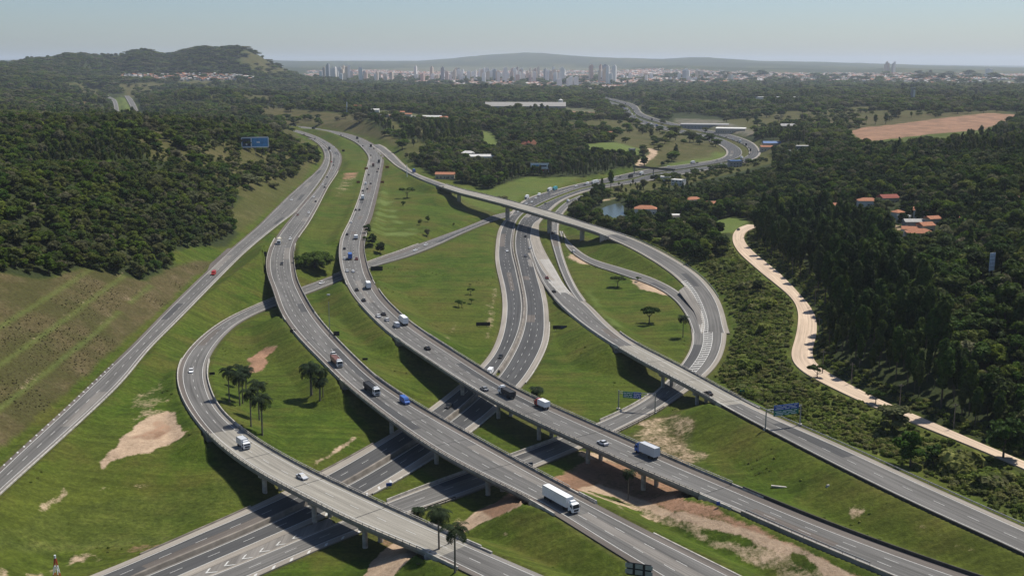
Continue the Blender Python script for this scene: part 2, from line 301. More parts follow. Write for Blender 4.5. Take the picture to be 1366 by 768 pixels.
# benches of the cut slope on the left
_cut = inpoly([(-500,180),(-100,260),(0,300),(60,320),(112,330),(180,338),(240,340),(278,340),(292,348),(262,372),(205,425),(140,480),(90,524),(0,606),(-200,770),(-500,1000)], *proj(GX, GY, GZ)) & (GR < 1200)
_f = RD['old_highway']; _m2 = soft0(_cut.astype(float), 5) > .0005; _dx = np.full(GX.shape, 999.)
_vx, _vy = GX[_m2], GY[_m2]; _o = np.empty(len(_vx))
for a_ in range(0, len(_vx), 20000):
    _d2 = (_vx[a_:a_ + 20000, None] - _f['C'][:, 0]) ** 2 + (_vy[a_:a_ + 20000, None] - _f['C'][:, 1]) ** 2; _k = _d2.argmin(1); _o[a_:a_ + 20000] = np.sqrt(_d2[np.arange(len(_k)), _k]) - _f['W'][_k] / 2
_dx[_m2] = _o; _t = np.clip((_dx - 4) / 12.0, 0, 3.05); _fr = _t - np.floor(_t); _zt = 8.8 + 8.0 * (np.floor(_t) + np.clip(_fr / .80, 0, 1)) + smooth((_dx - 41) / 30) * 5; _cw = soft0(_cut.astype(float), 5) * (1 - smooth((_dx - 48) / 25))
GZ = GZ * (1 - _cw) + _zt * _cw; BENCH = (_cut & (_fr > .84) & (_t < 3.04)).astype(float); BTOE = (_cut & (_fr < .07) & (_t > .5) & (_t < 2.95)).astype(float)
DROAD = np.full(GX.shape, 1e9)                      # metres from the nearest road edge
order = ['old_highway','highway_left','highway_right','branch_road','cross_viaduct','dirt_road','far_highway_left','far_highway_right','loop_ramp','inner_ramp','side_ramp','gore_apron','lower_ramp','lower_highway_left','lower_highway_right']
def carve(n):
    r = RD[n]; C, W = r['C'], r['W']
    gm = ~r['isbr']; idx = np.nonzero(gm)[0]
    marg = 60
    x0, y0 = C[:, 0].min() - marg, C[:, 1].min() - marg; x1, y1 = C[:, 0].max() + marg, C[:, 1].max() + marg
    m = (GX > x0) & (GX < x1) & (GY > y0) & (GY < y1)
    vx, vy = GX[m], GY[m]; az = np.arctan2(vx, vy)
    best = np.full(vx.shape, 1e18); bi = np.zeros(vx.shape, int); ball = np.full(vx.shape, 1e18)
    for i in range(len(C)):
        pass
    # brute force in chunks against decimated samples, refined locally
    step = 1
    for a in range(0, len(vx), 20000):
        X = vx[a:a + 20000]; Y = vy[a:a + 20000]
        sel = np.nonzero((C[:, 0] > X.min() - marg) & (C[:, 0] < X.max() + marg) & (C[:, 1] > Y.min() - marg) & (C[:, 1] < Y.max() + marg))[0]
        if len(sel) == 0: continue
        d2 = (X[:, None] - C[sel, 0]) ** 2 + (Y[:, None] - C[sel, 1]) ** 2
        da = np.sqrt(d2) - W[sel] / 2
        ball[a:a + 20000] = da.min(1)
        g = gm[sel]
        if g.any():
            d2g = d2[:, g]; k = d2g.argmin(1); best[a:a + 20000] = d2g[np.arange(len(X)), k]; bi[a:a + 20000] = sel[g][k]
    d = np.sqrt(best); hw = W[bi] / 2
    # exact lateral distance
    ex = vx - C[bi, 0]; ey = vy - C[bi, 1]; lat = np.abs(ex * r['N'][bi, 0] + ey * r['N'][bi, 1]); lon = np.abs(ex * r['T'][bi, 0] + ey * r['T'][bi, 1])
    along = ex * r['T'][bi, 0] + ey * r['T'][bi, 1]
    zr = C[bi, 2] + along.clip(-STEP, STEP) * np.gradient(C[:, 2])[bi] / STEP
    e = np.where(lon < STEP * 1.5, lat, d) - hw
    z = GZ[m]; rng = GR[m]; cell = rng * .0016
    berm = 1.2 + cell
    run = np.abs(zr - z) * 1.9 + 2.5
    t = (e - berm) / run
    wgt = np.where(best < 1e17, 1 - np.clip(t, 0, 1), 0); wgt = wgt * .75 + .25 * smooth(wgt)
    sink = .22 + rng * .0006
    inside = e < cell
    target = zr - np.where(e < .6 + cell, sink, .10)
    GZ[m] = z + (target - z) * wgt
    if r['isbr'].any():
        bi_ = np.nonzero(r['isbr'])[0]; Cb = C[bi_]; z2 = GZ[m].copy()
        for a in range(0, len(vx), 20000):
            X = vx[a:a + 20000]; Y = vy[a:a + 20000]
            d2 = (X[:, None] - Cb[:, 0]) ** 2 + (Y[:, None] - Cb[:, 1]) ** 2; k = d2.argmin(1)
            ok = np.sqrt(d2[np.arange(len(X)), k]) < W[bi_][k] / 2 + 2.0
            q = z2[a:a + 20000]; q[ok] = np.minimum(q[ok], Cb[k, 2][ok] - 2.9); z2[a:a + 20000] = q
        GZ[m] = z2
    D = DROAD[m]; DROAD[m] = np.minimum(D, ball)
for n in order: carve(n)

PX, PY = proj(GX, GY, GZ)
_pw = up(np.array([p[0] for p in POND_PX], float), np.array([p[1] for p in POND_PX], float), -1.7)
_pm = inpoly([(p[0], p[1]) for p in _pw], GX, GY); _pm2 = soft0(_pm.astype(float), 3)
GZ = GZ * (1 - _pm2) - 3.4 * _pm2
def _gi(x, y):
    az = np.arctan2(x, y); r_ = np.hypot(x, y)
    u = np.clip((az - AZ[0]) / (AZ[1] - AZ[0]), 0, NA - 1.001); v = np.clip(np.interp(np.log(np.maximum(r_, 120)), LR, np.arange(NR)), 0, NR - 1.001)
    return u, v
def gsample(G, x, y):
    u, v = _gi(np.asarray(x, float), np.asarray(y, float)); i = v.astype(int); j = u.astype(int); fv = v - i; fu = u - j
    return (G[i, j] * (1 - fu) + G[i, j + 1] * fu) * (1 - fv) + (G[i + 1, j] * (1 - fu) + G[i + 1, j + 1] * fu) * fv
def gz(x, y): return gsample(GZ, x, y)
_tt = np.exp(np.linspace(math.log(150), math.log(42000), 5000))
def hit(px, py, off=0.0):                           # first ground point seen through a pixel
    dx, dy, dz = ray(px, py)
    x, y, z = dx * _tt, dy * _tt, HC + dz * _tt
    below = z - off < gz(x, y); k = int(np.argmax(below)) if below.any() else len(_tt) - 1
    if k > 0:
        lo, hi = _tt[k - 1], _tt[k]
        for _ in range(18):
            t = (lo + hi) / 2
            if HC + dz * t - off < gz(dx * t, dy * t): hi = t
            else: lo = t
        t = hi
    else: t = _tt[0]
    return Vector((float(dx * t), float(dy * t), float(gz(dx * t, dy * t))))

# ------------------------------------------------------------------ ground cover zones, drawn in the photograph and dropped on the ground
PX, PY = proj(GX, GY, GZ)
jn = 3.2
jx = (fbm(GX / 9, GY / 9, 3, 11) - .44) * 2; jy = (fbm(GX / 9, GY / 9, 3, 21) - .44) * 2
def zone(poly, amp=1.0):
    # jitter in pixels that shrinks with distance
    sc = amp * np.clip(700 / GR, .12, 2.2)
    return inpoly(poly, PX + jx * 7 * sc, PY + jy * 4 * sc)
I_POLY = [(-400,300),(-100,366),(0,364),(51,373),(112,357),(156,364),(193,374),(233,354),(223,337),(254,330),(305,329),(318,311),(303,284),(325,262),(350,244),(398,238),(402,223),(428,216),(420,199),(386,172),(381,168),(432,170),(503,185),(530,195),(545,214),(565,226),(591,238),(620,246),(650,253),(699,236),(782,236),(843,222),(850,240),(790,258),(765,275),(757,292),(800,306),(835,320),(880,328),(920,350),(960,345),(977,316),(1000,345),(1030,375),(1065,410),(1058,450),(1050,482),(1075,502),(1143,535),(1278,590),(1366,630),(1600,740),(1600,1100),(-600,1100)]
FOREST = ~zone(I_POLY, .6)
near = GR < 150
FOREST &= ~((PY > 768) | near)
DRY = np.zeros(GX.shape); SCRUB = np.zeros(GX.shape); DIRT = np.zeros(GX.shape); PALE = np.zeros(GX.shape); LITE = np.zeros(GX.shape); URB = np.zeros(GX.shape)
def put(A, poly, v=1.0, amp=1.0, clear=False):
    m = zone(poly, amp); A[m] = np.maximum(A[m], v)
    if clear: FOREST[m] = False
    return m
# left cut slope terraces: dry scrub
put(DRY, [(-500,300),(-100,366),(0,364),(51,373),(112,357),(156,364),(193,374),(233,354),(262,348),(290,348),(262,368),(205,420),(140,478),(90,520),(0,600),(-200,760)], 1, .8)
BARE = [(149,182),(162,176),(210,174),(257,182),(294,189),(325,199),(359,202),(420,199),(428,216),(400,223),(366,206),(322,203),(271,209),(203,203),(169,196)]
put(DRY, BARE, .8, 1, True)
put(DRY, [(354,141),(405,147),(476,153),(523,182),(530,195),(503,185),(432,170),(381,168),(340,150)], .9, .8, True)
put(DRY, [(303,284),(325,262),(350,244),(398,238),(402,223),(420,216),(404,240),(345,292),(318,311)], .6)
put(DRY, [(523,186),(560,186),(572,200),(560,215),(545,212)], .6, .8, True)
LITE = np.maximum(LITE, BENCH * .7); DRY = np.where(BENCH > 0, .2, DRY); PALE = np.maximum(PALE, BTOE * .30); DRY = np.where(BENCH > 0, .25, DRY)
# light grass fields
for p in ([(640,175),(652,172),(672,195),(668,206),(645,200)], [(779,192),(830,189),(856,200),(850,214),(815,209),(783,202)]): put(LITE, p, .7, .8, True)
put(LITE, [(699,236),(782,236),(700,262),(660,285),(640,280),(590,262),(620,248),(650,254)], .4)
put(DRY, [(769,161),(830,161),(897,175),(958,195),(948,210),(877,220),(863,202),(782,178),(740,165)], .75, 1, True)
put(LITE, [(950,203),(972,203),(972,212),(930,220),(885,222),(900,216)], .5, .5, True)
put(DIRT, [(752,148),(800,150),(800,158),(755,158)], 1, .5, True); put(URB, [(752,143),(800,146),(800,153),(752,152)], .5, .5, True)
put(DRY, [(325,66),(345,74),(366,86),(389,97),(372,101),(345,98),(318,84)], .75, .4, True)
# earth scar on the right
put(DIRT, [(1133,176),(1150,170),(1194,166),(1261,157),(1320,151),(1359,153),(1340,162),(1312,173),(1244,179),(1153,189)], 1.0, .6, True)
put(DRY, [(1082,159),(1194,154),(1329,147),(1350,151),(1320,151),(1261,157),(1194,166),(1150,170),(1133,176),(1109,166)], .9, .6, True)
put(PALE, [(1268,188),(1300,184),(1330,178),(1344,179),(1336,184),(1300,189),(1272,192)], 1, .4, True)
put(DIRT, [(1352,262),(1380,255),(1380,270),(1352,272)], .8, .4, True)
put(URB, [(902,158),(960,160),(1010,176),(1000,182),(930,172),(900,168)], .8, .4, True)
put(LITE, [(150,132),(156,130),(172,130),(182,155),(160,158),(155,142)], .5, .3, True)
put(DRY, [(45,103),(80,112),(100,110),(125,118),(140,130),(130,133),(95,118),(60,112)], .8, .4, True)
put(DRY, [(155,112),(200,110),(230,112),(205,124),(185,132),(168,128),(160,120)], .8, .4, True)
put(DIRT, [(111,135),(116,135),(114,149),(109,150)], 1, .2, True)
put(LITE, [(115,137),(130,140),(145,146),(142,152),(118,148)], .3, .3, True)
put(URB, [(160,101),(250,99),(330,101),(345,107),(300,108),(200,108),(165,106)], .9, .3, True)
put(URB, [(470,146),(520,148),(560,152),(600,158),(610,166),(560,162),(500,156)], .35, .6, True)
put(DRY, [(500,150),(520,156),(540,172),(600,176),(580,184),(530,180)], .7, .6, True)
put(LITE, [(640,260),(660,250),(640,252)], .3)
put(LITE, [(1015,305),(1035,300),(1050,290),(1090,292),(1060,300),(1040,310)], .2, .5, True)
put(LITE, [(935,297),(985,288),(1000,296),(975,312),(940,308)], .7, .8, True)
put(PALE, [(855,288),(900,290),(918,296),(900,301),(862,299)], .6, .8, True); put(PALE, [(782,271),(800,267),(822,263),(823,265),(800,270),(786,275)], .6, .2, True)
put(URB, [(930,270),(995,262),(1002,275),(950,285)], .4, .5, True)
put(PALE, [(1190,298),(1212,308),(1235,312),(1235,318),(1205,316),(1188,304)], .7, .4, True)
put(PALE, [(846,222),(852,213),(868,205),(862,198),(856,196),(876,200),(878,206),(866,214),(856,224)], .9, .3, True)
m = put(DRY, [(856,214),(875,206),(900,210),(885,220),(868,226)], .5, .5, True)
cityp = [(410,96),(405,105),(480,110),(560,113),(650,120),(740,121),(800,124),(830,121),(870,114),(1000,114),(1060,110),(1160,114),(1366,116),(1420,116),(1420,100),(1200,99),(1000,97),(850,92),(600,89)]
CITY = zone(cityp, .3) & (GR > 4600); FOREST &= ~CITY; URB[CITY] = .5
put(DIRT, [(530,108),(590,106),(600,111),(540,113)], .8, .2, True)
# bare earth inside the junction
def dirt(poly, v=1.0, amp=1.4): put(DIRT, poly, v, amp)
def pale(poly, v=1.0, amp=1.0): put(PALE, poly, v, amp)
put(PALE, [(131,625),(128,613),(150,600),(166,580),(190,560),(225,543),(238,560),(246,580),(232,590),(196,600),(165,612),(145,620)], .95, 1.1)
dirt([(160,590),(200,572),(228,560),(235,575),(190,590)], .5)
pale([(165,560),(195,515),(215,500),(222,530),(218,545)], .35, 2); pale([(50,678),(70,662),(78,640),(84,660),(66,676)], .5, 1.5)
dirt([(328,495),(332,480),(352,462),(368,462),(358,478),(348,492),(338,500)], .95, 1.0); pale([(345,475),(352,462),(372,458),(362,470)], .6)
pale([(120,640),(140,650),(190,645),(210,640),(190,650),(140,656)], .3, 2)
pale([(0,763),(0,772),(60,766),(110,748),(160,745),(130,752),(70,765)], .5, 2); dirt([(155,735),(215,722),(225,728),(190,734)], .5)
dirt([(459,231),(478,229),(475,236),(455,240)], .6, .5); pale([(455,240),(470,235),(476,238),(455,262),(445,262)], .25)
pale([(845,376),(862,372),(890,384),(900,398),(880,395),(855,385)], .9, 1.2); pale([(752,335),(770,342),(800,352),(812,358),(790,354),(765,346)], .8, 1.2)
LG = [(500,262),(515,250),(530,290),(545,305),(560,308),(545,316),(520,318),(500,312),(495,300)]
m = zone(LG, 1.2) & (fbm(GX / 14, GY / 5, 3, 5) > .50); LITE[m] = .9
for p in ([(780,360),(786,380),(800,410),(830,440),(812,432),(790,400)], [(838,455),(855,462),(880,480),(870,482),(848,468)]): put(LITE, p, .5, 1.2)
pale([(650,420),(648,452),(655,452),(660,420),(662,380),(658,380)], .35, .5); pale([(594,450),(612,420),(618,415),(598,455)], .3, .4)
# sandy ground below the right-hand viaduct and down to the frame edge
pale([(833,580),(850,560),(890,548),(918,555),(928,600),(940,630),(905,618),(870,600)], .40, 2.2); put(DRY, [(833,580),(850,560),(890,548),(918,555),(928,600),(940,630),(905,618),(870,600)], .8, 1.6)
PATH1 = [(470,790),(500,745),(538,715),(585,716),(560,735),(520,768),(505,800)]
pale(PATH1, 1.5, .4); dirt([(505,720),(545,712),(590,715),(575,738),(530,745)], .6, 1)
PATH2 = [(602,706),(640,680),(690,655),(735,648),(700,670),(650,694),(612,712)]
pale(PATH2, 1.4, .4); dirt([(640,680),(690,652),(712,655),(700,672),(655,692)], .8, .7)
dirt([(735,640),(760,630),(785,640),(790,652),(765,656),(742,650)], 1.0, .8); pale([(788,648),(800,642),(806,650),(795,652)], 1, .5)
dirt([(745,628),(790,610),(850,622),(905,648),(930,668),(940,678),(900,680),(840,668),(800,655),(770,642)], .75, 1.2)
pale([(770,598),(800,604),(860,628),(900,640),(905,648),(850,632),(780,612)], .7, .8)
PATH3 = [(768,650),(800,646),(840,662),(900,682),(960,694),(1020,714),(1100,748),(1150,772),(1120,772),(1060,742),(990,712),(930,696),(860,676),(800,658)]
pale([(768,650),(800,644),(860,664),(930,684),(1000,705),(1080,736),(1150,768),(1100,790),(1040,768),(960,735),(880,700),(820,672)], .5, 1.8)
pale(PATH3, 1.7, .35)
dirt([(905,676),(950,672),(1000,700),(1070,730),(1150,766),(1165,775),(1130,765),(1050,733),(980,704),(930,690)], .8, .8)
DIRT[zone(PATH3, .35)] = 0; DIRT[zone(PATH1, .3)] *= .3
dirt([(1052,752),(1066,748),(1078,756),(1060,762)], .7)
G1 = [(930,700),(960,702),(1010,722),(1000,728),(950,716)]
for p in (G1, [(1046,738),(1070,742),(1100,760),(1060,755)], [(780,664),(830,678),(900,706),(980,742),(1020,765),(980,768),(900,725),(820,690),(785,674)]):
    m = zone(p, 1.2); DIRT[m] *= .1; PALE[m] *= .15
pale([(1060,648),(1100,660),(1045,652)], .3); pale([(1215,690),(1260,710),(1330,750),(1366,768),(1300,738),(1230,702)], .45, 1.2); pale([(1135,683),(1160,684),(1158,692),(1140,692)], .5, 1.6)
pale([(608,690),(640,694),(612,712),(602,706)], .4); pale([(760,693),(770,690),(782,702)], .5)
pale([(471,582),(474,584),(446,604),(418,622),(415,619),(444,600)], .8, .3)
for p in ([(662,704),(680,710),(676,716),(664,708)],): pale(p, .9)
# rough growth
put(SCRUB, [(640,262),(960,320),(977,316),(1000,345),(1030,375),(1065,410),(1058,450),(1050,482),(1075,502),(1143,535),(1278,590),(1400,645),(1400,720),(1250,640),(1100,580),(1030,548),(985,528),(955,500),(972,470),(980,430),(968,395),(935,362),(890,335),(815,306),(745,286)], 1, 1)
put(SCRUB, [(0,742),(0,700),(60,680),(200,665),(300,640),(330,665),(230,700),(220,724),(100,735)], .45, 2); put(SCRUB, [(0,730),(120,738),(215,722),(222,712),(150,722),(0,722)], .9, 1.2)
put(SCRUB, [(835,575),(905,548),(920,560),(850,590)], .5, 1.5); put(SCRUB, [(915,560),(926,590),(940,628),(932,630),(918,600),(905,570)], .8, .8)
KB = zone([(1004,298),(1030,300),(1045,335),(1095,380),(1125,430),(1110,475),(1190,515),(1270,555),(1340,585),(1400,610),(1400,660),(1278,590),(1210,560),(1143,532),(1095,508),(1060,470),(1068,420),(1050,390),(984,330)], .6)
SCRUB[KB & FOREST] = 1; FOREST &= (DROAD > 1.5); TREES = FOREST & ((DROAD > 9) | (KB & (DROAD > 6.5)))
SCRUB[DROAD < 2.5] = 0
POND = POND_PX
TREES &= ~(_pm2 > .02); SCRUB[_pm2 > .01] = 0
for q in ([(136,124),(150,126),(180,126),(200,156),(150,160),(146,140)], [(895,150),(960,156),(1012,172),(1004,184),(930,174),(893,168)], [(652,138),(755,140),(755,152),(652,152)], [(800,278),(822,276),(824,302),(812,308),(804,298),(795,288)]): TREES &= ~inpoly(q, PX, PY)
HSP = [(1243,300,7),(1213,313,8),(1197,290,6),(905,293,12),(925,272,9),(861,285,14),(900,246,10),(951,277,8),(1116,280,9),(1157,275,11),(1184,271,10),(1225,305,16),(1226,319,12),(684,190,12),(706,199,12),(594,238,12),(640,213,17),(624,210,9),(812,183,8),(498,152,12),(507,157,20),(545,156,12),(575,160,20),(592,161,9),(980,223,10),(1029,198,14),(1058,208,7),(1071,199,12),(1052,172,18),(897,125,20),(1048,133,60),(341,207,12),(1321,375,8),(1217,134,9)]
_thin = (GR > 1500) & (fbm(GX / 330, GY / 330, 4, 91) > .555) & ~((PX < 400) & (PY < 108)) & (~CITY); DRY[_thin & FOREST] = np.maximum(DRY[_thin & FOREST], .75); TREES &= ~_thin; FOREST &= ~_thin
for q in ([(800,130),(815,130),(865,158),(900,168),(960,182),(1010,196),(1018,206),(1000,222),(930,230),(850,246),(845,232),(960,214),(940,196),(880,182),(845,166),(815,146)],): TREES &= ~inpoly(q, PX, PY)
_op = zone([(150,178),(420,199),(404,238),(350,246),(325,264),(300,252),(280,228),(200,212)], 1); DRY[_op] = np.maximum(DRY[_op], .75); FOREST_G = FOREST & ~_op
for q in ([(840,240),(900,228),(960,222),(1010,208),(1030,206),(1030,226),(975,240),(905,252),(850,262),(812,262),(800,250)], [(1120,170),(1200,160),(1330,148),(1370,150),(1345,170),(1310,186),(1244,194),(1160,203),(1135,190)]): TREES &= ~inpoly(q, PX, PY)
_w1 = inpoly([(1120,176),(1160,203),(1244,194),(1310,186),(1345,170)], PX, PY) & (DIRT < .5); SCRUB[_w1] = .8
_w2 = (DROAD < 60) & inpoly([(840,240),(1030,206),(1030,226),(905,252),(812,262),(800,250)], PX, PY); DRY[_w2] = .6; FOREST_G &= ~(_w1 | _w2)
# ------------------------------------------------------------------ mesh and material helpers
def link(o): SC.collection.objects.link(o); return o
class MB:
    def __init__(s): s.v = []; s.f = []; s.m = []; s.n = 0; s.uv = []
    def add(s, V, Fc, m=0):
        b = s.n; s.v.append(np.asarray(V, float).reshape(-1, 3)); s.n += len(s.v[-1])
        for f in Fc: s.f.append([b + i for i in f]); s.m.append(m)
    def box(s, c, d, m=0, rot=0.0, taper=1.0, base=False):
        x, y, z = d[0] / 2, d[1] / 2, d[2] / 2
        V = np.array([(-x, -y, -z), (x, -y, -z), (x, y, -z), (-x, y, -z), (-x * taper, -y * taper, z), (x * taper, -y * taper, z), (x * taper, y * taper, z), (-x * taper, y * taper, z)])
        if rot: cr_, sr_ = math.cos(rot), math.sin(rot); V = np.c_[V[:, 0] * cr_ - V[:, 1] * sr_, V[:, 0] * sr_ + V[:, 1] * cr_, V[:, 2]]
        V = V + np.array(c) + (np.array((0, 0, z)) if base else 0)
        s.add(V, [(0, 3, 2, 1), (4, 5, 6, 7), (0, 1, 5, 4), (1, 2, 6, 5), (2, 3, 7, 6), (3, 0, 4, 7)], m)
    def tube(s, p, q, r0, r1=None, n=8, m=0, caps=True):
        r1 = r0 if r1 is None else r1; p = Vector(p); q = Vector(q); d = (q - p).normalized()
        a = d.orthogonal().normalized(); b = d.cross(a); V = []
        for c, rr_ in ((p, r0), (q, r1)):
            for k in range(n): t = 2 * math.pi * k / n; V.append(c + (a * math.cos(t) + b * math.sin(t)) * rr_)
        Fc = [(k, (k + 1) % n, n + (k + 1) % n, n + k) for k in range(n)]
        if caps: Fc += [tuple(range(n))[::-1], tuple(range(n, 2 * n))]
        s.add(V, Fc, m)
    def build(s, name, mats, parent=None, smooth_=False):
        return mkmesh(name, np.vstack(s.v) if s.v else np.zeros((0, 3)), s.f, mats, s.m, parent, smooth_)
def mkmesh(name, V, Fc, mats, mi=None, parent=None, smooth_=False):
    me = bpy.data.meshes.new(name); me.from_pydata(V.tolist() if hasattr(V, 'tolist') else V, [], Fc)
    for m in (mats if isinstance(mats, (list, tuple)) else [mats]): me.materials.append(m)
    if mi is not None and len(mi): me.polygons.foreach_set('material_index', np.asarray(mi, np.int32))
    if smooth_: me.polygons.foreach_set('use_smooth', np.ones(len(me.polygons), bool))
    me.update(); o = bpy.data.objects.new(name, me); link(o)
    if parent: o.parent = parent
    return o
def grid_mesh(name, V, nr, nc, mats, attrs=None, smooth_=True):
    me = bpy.data.meshes.new(name); me.vertices.add(len(V)); me.vertices.foreach_set('co', V.astype(np.float32).ravel())
    i = np.arange((nr - 1) * (nc - 1)); a = (i // (nc - 1)) * nc + i % (nc - 1)
    q = np.stack([a, a + 1, a + nc + 1, a + nc], 1).astype(np.int32)
    me.loops.add(q.size); me.loops.foreach_set('vertex_index', q.ravel()); me.polygons.add(len(q))
    me.polygons.foreach_set('loop_start', np.arange(0, q.size, 4, dtype=np.int32))
    if smooth_: me.polygons.foreach_set('use_smooth', np.ones(len(q), bool))
    for m in mats: me.materials.append(m)
    for k, A in (attrs or {}).items():
        at = me.attributes.new(k, 'FLOAT_COLOR', 'POINT'); at.data.foreach_set('color', A.astype(np.float32).ravel())
    me.update(calc_edges=True); me.validate(); return link(bpy.data.objects.new(name, me))
def tag(o, label=None, cat=None, group=None, kind=None):
    if label: o['label'] = label
    if cat: o['category'] = cat
    if group: o['group'] = group
    if kind: o['kind'] = kind
    return o
def empty(name, loc, rz=0.0):
    o = bpy.data.objects.new(name, None); o.location = loc; o.rotation_euler = (0, 0, rz); o.empty_display_size = 1; return link(o)

class NT:
    def __init__(s, name):
        s.m = bpy.data.materials.new(name); s.m.use_nodes = True; s.t = s.m.node_tree; s.b = s.t.nodes['Principled BSDF']
        s.b.inputs['Specular IOR Level'].default_value = .25
    def n(s, typ, **k):
        nd = s.t.nodes.new(typ)
        for a, v in k.items():
            if a.startswith('i_'): nd.inputs[int(a[2:]) if a[2:].isdigit() else a[2:]].default_value = v
            else: setattr(nd, a, v)
        return nd
    def l(s, a, b): s.t.links.new(a, b)
    def coords(s, scale=(1, 1, 1), kind='Object'):
        tc = s.n('ShaderNodeTexCoord'); mp = s.n('ShaderNodeMapping'); mp.inputs['Scale'].default_value = scale
        s.l(tc.outputs[kind], mp.inputs[0]); return mp.outputs[0]
    def noise(s, vec, scale, detail=4, rough=.55):
        nd = s.n('ShaderNodeTexNoise'); nd.inputs['Scale'].default_value = scale; nd.inputs['Detail'].default_value = detail; nd.inputs['Roughness'].default_value = rough
        if vec is not None: s.l(vec, nd.inputs['Vector'])
        return nd.outputs['Fac']
    def ramp(s, fac, stops):
        nd = s.n('ShaderNodeValToRGB'); cr_ = nd.color_ramp
        while len(cr_.elements) < len(stops): cr_.elements.new(.5)
        for e, (p, c) in zip(cr_.elements, stops): e.position = p; e.color = (*c, 1) if not isinstance(c, (int, float)) else (c, c, c, 1)
        s.l(fac, nd.inputs[0]); return nd.outputs[0]
    def mix(s, fac, a, b, mode='MIX'):
        nd = s.n('ShaderNodeMix', data_type='RGBA', blend_type=mode)
        for i, v in ((0, fac), (6, a), (7, b)):
            if isinstance(v, (int, float)): nd.inputs[i].default_value = v if i == 0 else (v, v, v, 1)
            elif isinstance(v, (tuple, list)): nd.inputs[i].default_value = (*v, 1)
            else: s.l(v, nd.inputs[i])
        return nd.outputs[2]
    def math(s, op, a, b=0.0, clamp=False):
        nd = s.n('ShaderNodeMath', operation=op, use_clamp=clamp)
        for i, v in ((0, a), (1, b)):
            if isinstance(v, (int, float)): nd.inputs[i].default_value = v
            else: s.l(v, nd.inputs[i])
        return nd.outputs[0]
    def col(s, c):
        if isinstance(c, (tuple, list)): s.b.inputs['Base Color'].default_value = (*c, 1)
        else: s.l(c, s.b.inputs['Base Color'])
    def rough(s, v): s.b.inputs['Roughness'].default_value = v
    def bump(s, h, st=.5, dist=.3):
        nd = s.n('ShaderNodeBump'); nd.inputs['Strength'].default_value = st; nd.inputs['Distance'].default_value = dist
        s.l(h, nd.inputs['Height']); s.l(nd.outputs[0], s.b.inputs['Normal'])
_mc = {}
def flat(name, c, rough=.8, metal=0.0, var=.12, sc=.6):
    if name in _mc: return _mc[name]
    t = NT(name); v = t.coords(); f = t.noise(v, sc, 4)
    lo = tuple(x * (1 - var) for x in c); hi = tuple(min(1, x * (1 + var)) for x in c)
    t.col(t.ramp(f, [(.3, lo), (.7, hi)])); t.rough(rough); t.b.inputs['Metallic'].default_value = metal
    _mc[name] = t.m; return t.m

